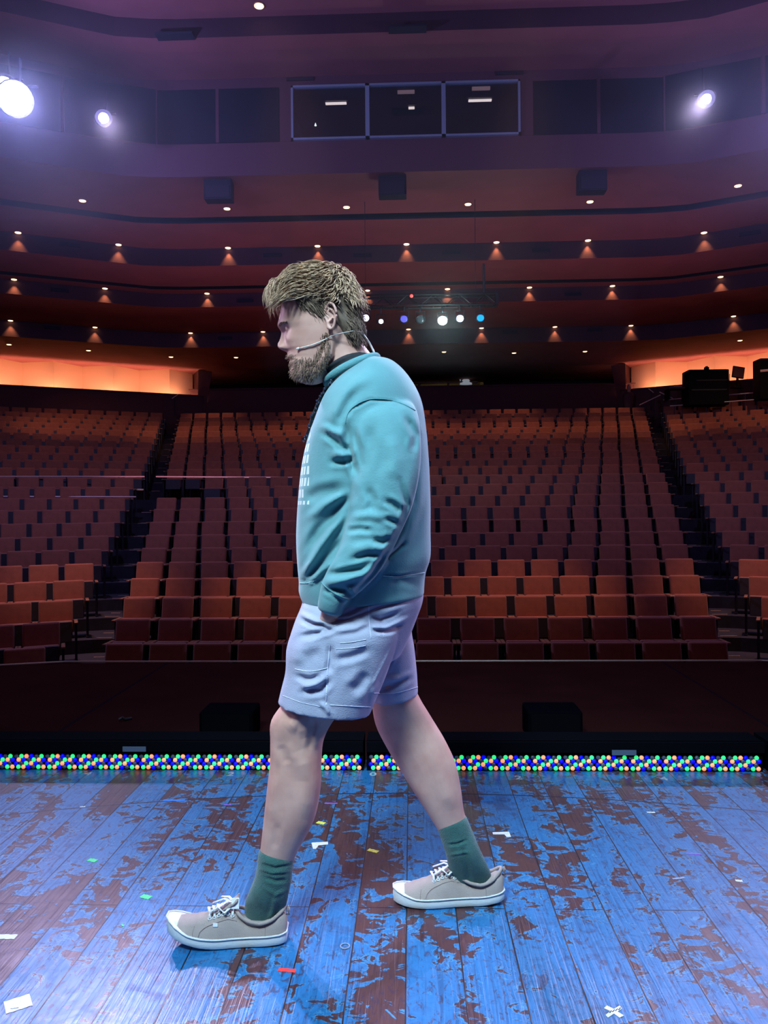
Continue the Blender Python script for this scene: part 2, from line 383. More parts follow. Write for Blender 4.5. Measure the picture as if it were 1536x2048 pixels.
# glowing folded alcoves left and right of the rear wall
for s_ in (-1, 1):
    nm = 'left' if s_ < 0 else 'right'
    K = Vector((s_ * 9.45, 33.2)); dr = Vector((s_ * math.cos(math.radians(27)), -math.sin(math.radians(27)))); nr = Vector((-s_ * math.sin(math.radians(27)), -math.cos(math.radians(27))))
    zb = 5.2
    fw = MB(); P = []
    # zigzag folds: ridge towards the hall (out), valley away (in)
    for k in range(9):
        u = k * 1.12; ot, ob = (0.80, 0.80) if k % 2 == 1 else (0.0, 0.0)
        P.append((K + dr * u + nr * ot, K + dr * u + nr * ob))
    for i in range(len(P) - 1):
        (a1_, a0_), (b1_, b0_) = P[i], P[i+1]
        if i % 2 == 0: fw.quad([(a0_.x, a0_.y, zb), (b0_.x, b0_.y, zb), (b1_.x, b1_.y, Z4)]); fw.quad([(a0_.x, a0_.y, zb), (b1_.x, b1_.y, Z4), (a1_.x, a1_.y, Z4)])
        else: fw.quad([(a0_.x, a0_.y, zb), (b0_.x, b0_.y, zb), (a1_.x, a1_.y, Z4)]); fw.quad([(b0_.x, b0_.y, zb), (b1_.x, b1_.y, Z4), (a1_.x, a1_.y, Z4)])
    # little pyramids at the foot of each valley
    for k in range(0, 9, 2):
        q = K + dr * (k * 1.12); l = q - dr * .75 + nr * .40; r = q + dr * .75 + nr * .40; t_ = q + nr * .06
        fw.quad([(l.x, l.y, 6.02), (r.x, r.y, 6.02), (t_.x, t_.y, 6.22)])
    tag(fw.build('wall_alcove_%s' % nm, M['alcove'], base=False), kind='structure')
    # dark low wall hiding the cove lamps
    lw = MB(); c0 = K + nr * 1.25 + dr * -.15; c1 = c0 + dr * 9.6; mid = (c0 + c1) / 2
    ang = math.atan2(dr.y, dr.x)
    lw.box((mid.x, mid.y, (ZF - .3 + 5.98) / 2), (4.8, .07, (5.98 - ZF + .3) / 2), rz=ang); lw.box((mid.x, mid.y, 6.0), (4.85, .12, .025), rz=ang)
    tag(lw.build('wall_low_%s' % nm, M['dark_red']), kind='structure')
    # dark fin that closes the alcove, and the slanted return beside it
    e = K + dr * -.05
    fn = MB(); f1 = e + nr * 1.2
    fn.quad([(f1.x, f1.y, ZF), (f1.x + s_ * .1, f1.y - .02, ZF), (f1.x + s_ * .05, f1.y, Z4 - .02), (f1.x - s_ * .52, f1.y + .05, Z4 - .1), (f1.x - s_ * .50, f1.y + .05, Z4 - .25)])
    fn.quad([(e.x, e.y, ZF), (e.x, e.y, Z4), (f1.x, f1.y, Z4), (f1.x, f1.y, ZF)])
    tag(fn.build('wall_fin_%s' % nm, M['dark_red'], base=False), kind='structure')
    # cove lamps at the foot of each ridge
    for k in (0, 1, 2, 3, 4, 5, 6, 7, 8):
        q = K + dr * (k * 1.12) + nr * 1.08
        light('AREA', 'cove_light', (q.x, q.y, 5.72), (24 if k % 2 else 20), (1.0, 0.45, 0.25), (q.x - nr.x * .5, q.y - nr.y * .5, 7.2), size=1.0, size_y=.2)
        m = MB(); m.box((q.x, q.y, 5.68), (.45, .06, .03), rz=ang)
        tag(m.build('cove_lamp', M['dark_metal']), 'cove uplight tray behind the %s low wall under its folded alcove' % nm, 'lamp', 'cove uplights of the %s alcove' % nm)

# ------------------------------------------------------------------ lamps in the ceiling
M['soft'] = None
def downlight(x, y, z, label, scallop, power, group, r=0.075, dx=0.0):
    p = onz(x, y, z)
    t = empty('recessed_downlight', p - Vector((0, 0, .03)))
    m = MB(); m.cyl(p - Vector((0, 0, .012)), p - Vector((0, 0, .03)), r, 20); m.build('lens', M['lamp_glow'], t)
    m = MB(); m.tube([p + Vector((math.cos(a)*(r+.015), math.sin(a)*(r+.015), -.012)) for a in [2*PI*k/20 for k in range(20)]], .012, 6, closed=True)
    m.build('trim_ring', M['lamp_trim'], t)
    tag(t, label, 'ceiling light', group)
    if scallop:
        light('SPOT', 'downlight_beam', p - Vector((0, 0, .05)), power, (1.0, .42, .16), p - Vector((0, 0, 2)), size=.015, angle=72, blend=.8)
    return p
ordn = ['leftmost', 'second', 'third', 'fourth', 'fifth', 'sixth', 'seventh', 'eighth', 'ninth', 'tenth']
def tier(lst, z, name, sc_, pw, d_fas=None):
    n_ = len(lst)
    for i, (x, y) in enumerate(lst):
        pos = ordn[i] + (' from the left' if i else '')
        if i == n_ - 1: pos = 'rightmost'
        if d_fas:      # keep the lamp just in front of the fascia on the same sight line in plan
            p0 = onz(x, y, z)
            lo = None
            for step in range(400):
                d = d_fas; X = p0.x * (1 + (step - 200) * 0.0); break
            wv = W(d_fas); X = at(x, y, p0.y).x
            # fascia line at the same bearing
            bx, by = p0.x / p0.length_squared ** .5, 0
            bear = p0.x / p0.y
            if abs(bear * d_fas) <= wv: Yf = d_fas
            else:
                # |X| = w + t cos, Y = d - t sin  with |X| = |bear| Y
                ab = abs(bear); tt = (ab * d_fas - wv) / (math.cos(PHI) + ab * math.sin(PHI)); Yf = d_fas - tt * math.sin(PHI)
            q = Vector((bear * (Yf - .075), Yf - .075, z)); xx, yy = proj(q)
        else: xx, yy = x, y
        downlight(xx, yy, z, 'small warm %s, %s' % (name, pos), sc_, pw, name + 's')
tier([(36, 465), (237, 495), (456, 503), (635, 500), (813, 497), (993, 491), (1176, 487), (1408, 468)], Z1, 'downlight washing the uppermost ceiling step', True, 50, 21.65)
tier([(28, 558), (210, 583), (414, 595), (735, 592), (895, 587), (1059, 582), (1225, 577), (1441, 557)], Z2, 'downlight washing the middle ceiling step', True, 50, 24.4)
tier([(21, 640), (190, 657), (381, 671), (526, 669), (665, 668), (817, 664), (963, 661), (1110, 657), (1262, 653), (1467, 633)], Z3, 'downlight washing the lowest ceiling step', True, 45, 27.9)
tier([(18, 688), (177, 700), (342, 713), (472, 714), (888, 703), (1028, 705), (1170, 702), (1480, 680)], Z4, 'bare downlight low above the rear rows', False, 0)
tier([(165, 400), (454, 416), (693, 413), (936, 407), (1180, 402), (1476, 370)], Z1, 'bare downlight in front of the dark ceiling slot', False, 0)
downlight(518, 10, 11.15, 'single warm downlight at the very top of the picture', False, 0, 'top downlight', r=.09)
# house light pools on the seats
WARM = (1.0, 0.50, 0.27)
for x in (-5.4, -1.8, 1.8, 5.4):
    light('SPOT', 'house_light', (x, 11.0, 10.9), 2700, WARM, (x * 1.0, 12.25, -.1), size=.15, angle=20, blend=.8)
for x in (-7, -2.5, 2.5, 7):
    light('SPOT', 'house_light', (x, 17.6, 8.5), 90, WARM, (x, 18.3, 1.4), size=.12, angle=34, blend=.9)
for x in (-12, -8, -4, 0, 4, 8, 12):
    light('SPOT', 'house_light', (x, 26.0 if abs(x) < 9 else 24.4, 7.5), 190, WARM, (x, 27.6, 3.5), size=.12, angle=80, blend=.9)
for x in (-8, -4, 0, 4, 8):
    light('SPOT', 'house_light', (x, 30.6, 7.05), 60, WARM, (x, 30.9, 4.5), size=.1, angle=75, blend=.7)

for x in (-6, 0, 6):   # added fill lamps, hidden behind the last lower row, to brighten the soffits
    light('AREA', 'soffit_fill', (x, 20.55, 1.25), 24, (1.0, .38, .48), (x, 20.9, 8), size=4.5, size_y=.15, angle=110)
# vents and ceiling speakers
def fascia_y(px, py, d_fas):
    r = ray(px, py); bear = r.x / r.y; ab = abs(bear); wv = W(d_fas)
    if ab * d_fas <= wv: return d_fas, 0.0
    tt = (ab * d_fas - wv) / (math.cos(PHI) + ab * math.sin(PHI)); return d_fas - tt * math.sin(PHI), (PHI if bear < 0 else -PHI)
M['vent'] = mat('vent_grille', (.02, .02, .035), .7)
for grp, d_f, z0_, lst in (('uppermost ceiling step', 21.65, Z2, [(140, 489), (545, 510), (725, 510), (903, 505), (1083, 500), (1500, 466)]),
                      ('middle ceiling step', 24.4, Z3, [(120, 580), (490, 601), (1146, 588)]),
                      ('lowest ceiling step', 27.9, Z4, [(105, 655), (450, 676), (1020, 664), (1190, 660)])):
    for i, (x, y) in enumerate(lst):
        Yf, rz = fascia_y(x, y, d_f); p = at(x, y, Yf - .03)
        t = empty('air_vent', p); m = MB(); m.box(p, (.26, .015, .05), rz=rz, bev=.004); m.build('frame', M['vent'], t)
        m = MB()
        for k in range(4): m.box(p + Vector((0, -.016, -.036 + .024 * k)), (.24, .008, .003), rz=rz)
        m.build('slat', M['slot'], t)
        tag(t, 'dark slotted air vent on the %s, %s' % (grp, 'leftmost' if i == 0 else ('rightmost' if i == len(lst)-1 else ordn[i] + ' from the left')), 'vent', 'air vents on the ' + grp)
for i, (x, y) in enumerate(((600, 152), (1020, 140))):
    p = at(x, y + 6, 16.97); m = MB(); m.box(p, (.3, .02, .035), bev=.005)
    tag(m.build('air_vent', M['vent']), 'dark slot vent above the booth windows, %s one' % ('left', 'right')[i], 'vent', 'vents over the booth')
for i, (x, y) in enumerate(((350, 70), (815, 56), (1300, 42))):
    p = onz(x, y, ZT if y > 60 else 11.15); 
    p = onz(x, y, 11.15 if y < 50 else ZT); m = MB(); m.box(p - Vector((0, 0, .02)), (.38, .12, .02), bev=.005)
    tag(m.build('air_vent', M['vent']), 'dark rectangular vent in the topmost ceiling, %s of three' % ('left', 'middle', 'right')[i], 'vent', 'vents in the topmost ceiling')
for i, (x, y, nm) in enumerate(((438, 373, 'left'), (785, 370, 'middle'), (1183, 358, 'right'))):
    p = at(x, y, 17.25); t = empty('ceiling_speaker', (p.x, p.y, Z1 - .46))
    m = MB(); m.box((p.x, 17.25, Z1 - .235), (.31, .15, .225), bev=.02); m.build('cabinet', mat('speaker_cabinet', (.018, .012, .025), .8), t)
    m = MB(); m.box((p.x, 17.09, Z1 - .30), (.27, .012, .13)); m.build('grille', mat('speaker_grille', (.028, .018, .035), .8), t)
    tag(t, 'dark square speaker hanging under the booth wall, %s of three' % nm, 'speaker', 'speakers under the booth wall')
# ------------------------------------------------------------------ seats
def make_chair():
    t = empty('theatre_seat', (0, 0, 0))
    # local frame: x across, -y towards the stage, z up from the row floor
    def rb(c, h, bev, rx=0.0):
        m = MB(); m.box(c, h, rx=rx, bev=bev); return m
    m = rb((0, .10, .665), (.235, .045, .245), .035, rx=-.20); m.build('backrest', M['rust'], t, smooth=True)
    m = rb((0, .145, .60), (.225, .012, .27), .008, rx=-.20); m.build('back_shell', M['seat_pan'], t)
    m = rb((0, -.035, .49), (.225, .05, .13), .03, rx=-.12); se = m.build('seat_cushion', M['rust'], t, smooth=True)
    m = rb((0, -.098, .46), (.215, .014, .15), .012, rx=-.12); m.build('seat_pan', M['seat_pan'], t)
    for s_ in (-1, 1):
        m = rb((s_ * .272, -.06, .60), (.026, .17, .014), .008); m.build('armrest', M['arm_wood'], t)
        m = MB(); m.box((s_ * .272, -.02, .295), (.016, .11, .290)); m.box((s_ * .272, -.02, .012), (.024, .15, .012)); m.build('leg', M['dark_metal'], t)
    return t
proto = make_chair()
kids = list(proto.children)
cand = []
def hidden(x, y):   # roughly behind the walking man
    return 612 < x < 842 and 700 < y < 1290
for ri, (d, z) in enumerate(ROWS):
    w_ = W(d) - .10
    n_ = int(2 * w_ / .565); pit = 2 * w_ / n_
    for k in range(n_):
        x = -w_ + pit * (k + .5)
        if ri == 11 and x < -5.6: continue
        if ri == 10 and x < -4.5: continue
        cand.append([ri, 'centre', k, x, d, z, 0.0, n_])
    for s_ in (-1, 1):
        for k in range(22):
            u = .46 + .30 + .565 * k
            x = s_ * (W(d) + u * math.cos(PHI)); y = d - u * math.sin(PHI)
            cand.append([ri, 'left' if s_ < 0 else 'right', k, x, y, z, -s_ * PHI, 0])
vis, rest = [], []
for c_ in cand:
    px_, py_ = proj((c_[3], c_[4], c_[5] + .75))
    if -60 < px_ < 1596:
        if hidden(px_, py_) : rest.append(c_)
        else: vis.append(c_)
    elif c_[4] > 8 and -420 < px_ < 1950: rest.append(c_)
vis.sort(key=lambda q: q[4] * 1.0)
big, rest2 = vis[:300], vis[300:]
rest = [q for q in rest + rest2]
num = ['first', 'second', 'third', 'fourth', 'fifth', 'sixth', 'seventh', 'eighth', 'ninth', 'tenth', 'eleventh', 'twelfth', 'thirteenth', 'fourteenth', 'fifteenth', 'sixteenth', 'seventeenth', 'eighteenth', 'nineteenth', 'twentieth', 'twenty-first', 'twenty-second', 'twenty-third', 'twenty-fourth']
rown = ['front', 'second', 'third', 'fourth', 'fifth', 'sixth', 'seventh', 'eighth', 'ninth', 'tenth', 'eleventh', 'twelfth', 'thirteenth', 'fourteenth', 'fifteenth', 'sixteenth', 'seventeenth', 'eighteenth', 'nineteenth', 'twentieth', 'twenty-first', 'twenty-second', 'twenty-third']
def seat_label(q):
    ri, blk, k, n_ = q[0], q[1], q[2], q[7]
    if blk == 'centre':
        if k < n_ / 2: pos = '%s from the left aisle' % num[k]
        else: pos = '%s from the right aisle' % num[n_ - 1 - k]
    else: pos = '%s from the aisle' % num[k]
    return 'rust red theatre seat, %s row of the %s block, %s' % (rown[ri], blk, pos)
for i, q in enumerate(big):
    if i == 0: o = proto
    else:
        o = proto.copy(); col.objects.link(o)
        for ch in kids:
            c2 = ch.copy(); c2.parent = o; col.objects.link(c2)
    o.location = (q[3], q[4], q[5]); o.rotation_euler = (0, 0, q[6])
    tag(o, seat_label(q), 'seat', 'rust theatre seats of the lower rows')
# the remaining seats of the far rows as one mass of seating
far = MB()
for q in rest:
    mm = Matrix.Translation((q[3], q[4], q[5])) @ Matrix.Rotation(q[6], 4, 'Z')
    near = q[4] < 20
    def bx(c, h, mi, rx=0.0, bev=0.0):
        n0 = len(far.v); far.mi = mi; far.box(c, h, rx=rx, bev=bev)
        for i in range(n0, len(far.v)): far.v[i] = tuple(mm @ Vector(far.v[i]))
    bx((0, .10, .665), (.235, .045, .245), 0, -.20, .03); bx((0, -.035, .49), (.225, .05, .13), 0, -.12); bx((0, -.098, .46), (.215, .014, .15), 1, -.12)
    bx((.272, -.06, .60), (.026, .17, .014), 2); bx((.272, -.02, .295), (.016, .11, .29), 1); bx((-.272, -.02, .295), (.016, .11, .29), 1)
    bx((-.272, -.06, .60), (.026, .17, .014), 2)
tag(far.build('theatre_seating', [M['rust'], M['seat_pan'], M['arm_wood']], base=False), 'mass of smaller rust red theatre seats in the far upper rows', 'seat', 'far rows of theatre seats', 'stuff')

# rails across the left of the hall
def railing(x0, y0, x1, y1, d0, d1, label, posts=3):
    a, b = at(x0, y0, d0), at(x1, y1, d1)
    t = empty('handrail', ((a.x+b.x)/2, (a.y+b.y)/2, min(a.z, b.z) - .8))
    m = MB(); m.tube([a, b], .018, 8); m.build('rail', M['rail'], t)
    for k in range(posts):
        q = a.lerp(b, (k + .5) / posts); m = MB(); m.cyl((q.x, q.y, q.z - .8), (q.x, q.y, q.z - .015), .014, 8); m.build('post', M['dark_metal'], t)
    tag(t, label, 'railing')
railing(-30, 953, 289, 953, 20.3, 21.3, 'thin metal rail across the left block, uppermost of three')
railing(-30, 977, 287, 979, 19.2, 20.2, 'thin metal rail across the left block, middle of three')
railing(-30, 993, 272, 994, 17.6, 18.9, 'thin metal rail across the left block, lowest of three')
railing(312, 953, 640, 955, 21.2, 21.2, 'thin metal rail along the cross aisle of the centre block')
railing(-10, 792, 178, 803, 29.3, 31.3, 'pale handrail in front of the lit left alcove')
railing(185, 795, 215, 810, 31.2, 31.0, 'short slanting rail right of the long left handrail', 2)
railing(344, 797, 356, 789, 31.5, 31.5, 'very short slanting rail below the end of the left alcove', 1)
railing(1279, 810, 1321, 790, 31.0, 31.0, 'slanting pale handrail below the right alcove', 2)
railing(1319, 784, 1346, 797, 31.2, 31.0, 'dull rail sloping down right from the pale handrail', 2)
railing(1297, 777, 1307, 785, 31.5, 31.5, 'tiny slanting rail above the pale handrail', 1)
railing(1326, 800, 1515, 785, 30.0, 28.6, 'long thin handrail before the equipment on the right', 4)
railing(1340, 812, 1540, 797, 29.5, 28.0, 'low dim rail beneath the long right handrail', 4)

# lighting and sound gear in front of the right alcove
def gear(label, cat, name, x, y, d):
    p = at(x, y, d); t = empty(name, p); tag(t, label, cat); return t, p
S = 29.0 / F_PX
t, p = gear('bulky black equipment rack silhouetted against the right alcove', 'equipment', 'equipment_rack', 1411, 812, 29.0)
m = MB(); m.box(p + Vector((0, 0, .65)), (39*S, .35, .65), bev=.04); m.build('cabinet', M['gear'], t)
m = MB(); m.box(p + Vector((0, -.36, .55)), (34*S, .012, .02)); m.box(p + Vector((.1, -.36, .9)), (30*S, .012, .015)); m.build('shelf_edge', M['dark_metal'], t)
m = MB(); m.box(p + Vector((0, 0, 1.28)), (36*S, .30, .03), bev=.02); m.build('lid', M['gear'], t)
t, p = gear('small dark box sitting on top of the black equipment rack', 'box', 'small_box', 1413, 743, 29.0)
m = MB(); m.box(p + Vector((0, 0, .08)), (4*S, .06, .08), bev=.015); m.build('case', M['gear'], t); m = MB(); m.cyl(p+Vector((0,0,.15)), p+Vector((0,0,.19)), .05); m.build('knob', M['dark_metal'], t)
t, p = gear('dark stage lamp on a stand left of the black rack', 'lamp', 'spotlight_fixture', 1376, 800, 28.9)
m = MB(); m.cyl(p, p + Vector((0, 0, .85)), .03); m.build('stand', M['gear'], t)
m = MB(); m.cyl(p + Vector((-.1, 0, .82)), p + Vector((.14, 0, .92)), .1, 14, .07); m.ball(p + Vector((.02, 0, 1.0)), .09); m.build('head', M['gear'], t)
t, p = gear('tilted flat monitor standing right of the black rack', 'monitor', 'monitor', 1475, 775, 28.5)
m = MB(); m.box(p + Vector((.03, 0, .55)), (.21, .03, .21), ry=.18, rx=-.1, bev=.01); m.build('screen', M['gear'], t)
m = MB(); m.box(p + Vector((.03, -.035, .55)), (.19, .004, .185), ry=.18, rx=-.1); m.build('display', mat('dim_display', (.10, .035, .04), .3), t)
m = MB(); m.cyl(p, p + Vector((0, 0, .36)), .04); m.box(p + Vector((0, 0, .0)), (.2, .15, .02)); m.cyl(p + Vector((-.3, 0, .0)), p + Vector((-.28, 0, .5)), .012, 8); m.build('stand', M['gear'], t)
t, p = gear('large dark case cut by the right picture edge', 'case', 'flight_case', 1532, 800, 28.0)
m = MB(); m.box(p + Vector((.05, 0, .72)), (.38, .3, .72), bev=.03); m.build('body', M['gear'], t)
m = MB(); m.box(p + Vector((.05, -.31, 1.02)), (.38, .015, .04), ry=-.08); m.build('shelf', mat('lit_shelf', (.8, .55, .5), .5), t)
t, p = gear('low desk with papers left of the black rack', 'desk', 'desk', 1352, 800, 29.3)
m = MB(); m.box(p + Vector((0, 0, .42)), (.36, .28, .03)); m.build('desk_top', M['dark_red'], t)
for s_ in (-1, 1): m = MB(); m.box(p + Vector((s_*.32, 0, .2)), (.03, .25, .2)); m.build('leg', M['gear'], t)
m = MB(); m.box(p + Vector((.05, 0, .48)), (.15, .1, .03), bev=.01); m.box(p + Vector((-.15, 0, .47)), (.08, .1, .02)); m.build('paper_stack', mat('paper', (.5, .3, .3)), t)

# far seated person behind the last row on the right
pp = at(1258, 806, 31.75)
m = MB()
def ringy(c, a, b, k=16): return [c + Vector((a*math.cos(2*PI*j/k), b*math.sin(2*PI*j/k), 0)) for j in range(k)]
m.rings([ringy(pp + Vector((0, 0, z)), a, b) for z, a, b in ((-.5, .17, .12), (-.1, .19, .12), (.15, .22, .12), (.3, .235, .11), (.40, .17, .09), (.45, .07, .06), (.5, .055, .055), (.53, .07, .08), (.60, .085, .095), (.68, .08, .095), (.74, .055, .07), (.765, .02, .02))])
t = m.build('person', mat('far_person_skin', (.45, .22, .17), .7), smooth=True)
m = MB(); m.rings([ringy(pp + Vector((0, 0, z)), a, b) for z, a, b in ((-.5, .18, .13), (-.1, .20, .13), (.15, .23, .13), (.3, .245, .12), (.405, .18, .10), (.44, .09, .08))])
m.build('dark_shirt', mat('far_person_shirt', (.06, .03, .035), .8), t, smooth=True)
tag(t, 'distant person in a dark top seated behind the last row, right of centre', 'person')

# ------------------------------------------------------------------ lighting truss over the rows
TD = 18.6
ts = empty('lighting_truss', at(845, 612, TD)); 
xl, xr = at(690, 600, TD).x, at(993, 600, TD).x
zt, zb = at(845, 592, TD).z, at(845, 613, TD).z
ch = MB()
for zz in (zt, zb):
    for yy in (-.13, .13): ch.cyl((xl, TD + yy, zz), (xr, TD + yy, zz), .026, 10)
ch.build('chord', M['black'], ts)
br = MB(); nb = 12
for k in range(nb):
    x0 = xl + (xr-xl)*k/nb; x1 = xl + (xr-xl)*(k+1)/nb; za, zc = (zt, zb) if k % 2 else (zb, zt)
    for yy in (-.13, .13): br.cyl((x0, TD+yy, za), (x1, TD+yy, zc), .012, 6)
    br.cyl((x0, TD-.13, zb), (x0, TD+.13, zb), .012, 6)
for x in (xl, xr): br.box((x, TD, (zt+zb)/2), (.03, .15, (zt-zb)/2 + .02))
br.build('brace', M['black'], ts)
hg = MB()
for x in (xl + .5, xr - .5): hg.cyl((x, TD, zt), (x, TD, Z1), .008, 6)
hg.build('hanging_cable', M['black'], ts)
m = MB(); m.cyl((xr - .3, TD, zt), (xr - .3, TD, zt + .75), .03, 8); m.build('pipe', M['black'], ts)
tag(ts, 'black lighting truss hanging over the middle rows behind the man', 'truss')
p = at(823, 592, TD - .2); m = MB(); m.ball(p, .04, 12, 8)
tag(m.build('indicator_lamp', mat('red_glow', (1, .1, .1), emit=(1, .06, .05), es=2.5), smooth=True), 'tiny red indicator light on the truss', 'indicator')
fx = [(731, 636, 'lavender white', (.62, .60, 1.0), 9, .085), (762, 643, 'small cyan white', (.55, .9, 1.0), 9, .055), (808, 638, 'violet blue', (.12, .11, 1.0), 1.2, .085),
      (841, 639, 'unlit', None, 0, .085), (885, 641, 'brightest white', (.75, 1.0, .97), 60, .11), (920, 637, 'pale lavender', (.62, .65, 1.0), 7, .085), (961, 636, 'azure blue', (.0, .28, 1.0), 1.8, .085)]
for x, y, nm, c_, e_, r_ in fx:
    p = at(x, y, TD - .15); t = empty('stage_spotlight', p)
    m = MB(); m.cyl(p + Vector((0, .02, 0)), p + Vector((0, .30, .10)), r_ + .012, 16, r_ * .7); m.tube([p + Vector((math.cos(a)*(r_+.01), 0, math.sin(a)*(r_+.01))) for a in [2*PI*k/20 for k in range(20)]], .012, 6, closed=True)
    m.build('body', M['black'], t)
    m = MB(); m.box(p + Vector((-.11, .12, .1)), (.008, .02, .12)); m.box(p + Vector((.11, .12, .1)), (.008, .02, .12)); m.box(p + Vector((0, .12, .21)), (.115, .02, .008)); m.cyl(p + Vector((0, .12, .21)), p + Vector((0, .12, zb - p.z)), .02, 8); m.build('yoke', M['black'], t)
    lm = mat('lens_' + nm.replace(' ', '_'), (.05, .06, .07), .2, emit=c_ or (0, 0, 0), es=e_)
    m = MB(); m.ball(p, r_, 18, 8, sc3=(1, .25, 1)); m.build('lens', lm, t, smooth=True)
    tag(t, '%s stage spotlight hanging under the truss' % nm if c_ else 'unlit dark stage spotlight hanging between lit ones on the truss', 'spotlight')
# bright house spots near the upper corners
side = ['large glaring white spotlight at the upper left edge', 'glaring spotlight touching the large one at the upper left edge', 'small white spotlight right of the glaring left pair', 'small white spotlight at the upper right']
for i, ((x, y), d, r_, e_, c_) in enumerate(SPOTS):
    p = at(x, y, d)
    to = Vector((-.2, 2.12, 1.15))
    ax = (to - p).normalized(); q = ax.to_track_quat('Z', 'X').to_matrix()
    light('SPOT', 'house_spot', p + ax * (r_ * 1.2), e_, c_, to, size=r_ * .6, angle=10.5, blend=.7)
    light('SPOT', 'house_spot_spill', p + ax * (r_ * 1.3), e_ * .16, c_, to, size=r_ * .6, angle=26, blend=.8)
    if i < 4:
        t = empty('house_spotlight', p)
        m = MB(); rs = []
        for k in range(9):
            a = PI/2 * k/8; rs.append([p + q @ Vector((math.cos(b)*r_*math.cos(a), math.sin(b)*r_*math.cos(a), .3*r_*math.sin(a))) for b in [2*PI*j/24 for j in range(24)]])
        m.rings(rs); m.build('lens', mat('house_lens', (.8, .8, 1), emit=(.80, .82, 1.0), es=60), t, smooth=True)
        m = MB(); m.rings([[p + q @ Vector((math.cos(b)*rr, math.sin(b)*rr, zz)) for b in [2*PI*j/20 for j in range(20)]] for rr, zz in ((r_+.02, .03), (r_+.03, -.05), (r_+.02, -.3), (r_*.6, -.5))]); m.build('body', M['black'], t)
        m = MB(); m.cyl(p + Vector((0, .15, r_)), p + Vector((0, .15, r_ + .5)), .02, 8); m.box(p + Vector((0, .15, r_ + .02)), (r_+.04, .03, .012)); m.build('yoke', M['black'], t)
        tag(t, side[i], 'spotlight')

# ------------------------------------------------------------------ pit cover and stage floor
ZC = -.25
pc = MB()
e0 = 7.0; pts = [(-8, 3.52), (8, 3.52), (8, 5.55), (3.12, e0), (-3.22, e0), (-8, 5.6)]
pc.quad([(x, y, ZC) for x, y in pts]); 
for i in range(2, 5):
    (x0, y0), (x1, y1) = pts[i], pts[i+1]; pc.mi = 1
    pc.quad([(x0, y0, ZC), (x1, y1, ZC), (x1, y1, -1.6), (x0, y0, -1.6)])
mc = mat('pit_cover_carpet', (.075, .032, .030), .9, spec=0)
nt = mc.node_tree; b = nt.nodes['Principled BSDF']; g_ = nt.nodes.new('ShaderNodeTexCoord'); sp = nt.nodes.new('ShaderNodeSeparateXYZ'); nt.links.new(g_.outputs['Object'], sp.inputs[0])
def mth(nt, op, a, bb=None, c=None):
    n_ = nt.nodes.new('ShaderNodeMath'); n_.operation = op
    for i, v in enumerate((a, bb, c)):
        if v is None: continue
        if isinstance(v, (int, float)): n_.inputs[i].default_value = v
        else: nt.links.new(v, n_.inputs[i])
    return n_.outputs[0]
ab = mth(nt, 'ABSOLUTE', sp.outputs[0]); df = mth(nt, 'ABSOLUTE', mth(nt, 'SUBTRACT', ab, 2.25)); ln = mth(nt, 'LESS_THAN', df, .012)
nz = nt.nodes.new('ShaderNodeTexNoise'); nz.inputs['Scale'].default_value = 3; nz.inputs['Detail'].default_value = 5; nt.links.new(g_.outputs['Object'], nz.inputs['Vector'])
rp = nt.nodes.new('ShaderNodeValToRGB'); rp.color_ramp.elements[0].color = (.026, .007, .007, 1); rp.color_ramp.elements[1].color = (.050, .014, .012, 1); nt.links.new(nz.outputs['Fac'], rp.inputs[0])
mxx = nt.nodes.new('ShaderNodeMix'); mxx.data_type = 'RGBA'; nt.links.new(ln, mxx.inputs[0]); nt.links.new(rp.outputs[0], mxx.inputs[6]); mxx.inputs[7].default_value = (.015, .01, .012, 1); nt.links.new(mxx.outputs[2], b.inputs['Base Color'])
tag(pc.build('floor_pit_cover', [mc, M['pit_side']], base=False), kind='structure')
ed = MB()
for i in range(2, 5):
    a = Vector((*pts[i], ZC + .012)); b_ = Vector((*pts[i+1], ZC + .012)); ed.tube([a, b_], .009, 6)
tag(ed.build('trim_3', M['nosing'], base=False), kind='structure')
for x, nm in ((452, 'left'), (1111, 'right')):
    p = onz(x, 1482, ZC); t = empty('floor_speaker', p)
    m = MB(); m.box(p + Vector((0, .12, .088)), (.165, .12, .088), bev=.02); m.build('cabinet', mat('matte_black', (.003, .003, .005), .9, spec=0), t)
    m = MB(); m.box(p + Vector((0, -.004, .09)), (.145, .006, .07)); m.build('grille', mat('matte_grille', (.005, .005, .007), .9, spec=0), t)
    tag(t, 'low black speaker box on the dark pit cover, %s one' % nm, 'speaker', 'floor speakers on the pit cover')
# small cable end lying on the cover
p = onz(241, 1442, ZC); m = MB(); m.tube([p + Vector((-.01, 0, .01)), p + Vector((.01, .01, .02)), p + Vector((.03, 0, .01)), p + Vector((.06, .04, .008))], .009, 6)
tag(m.build('cable_end', M['black']), 'tiny black cable end on the left of the brown pit cover', 'cable')

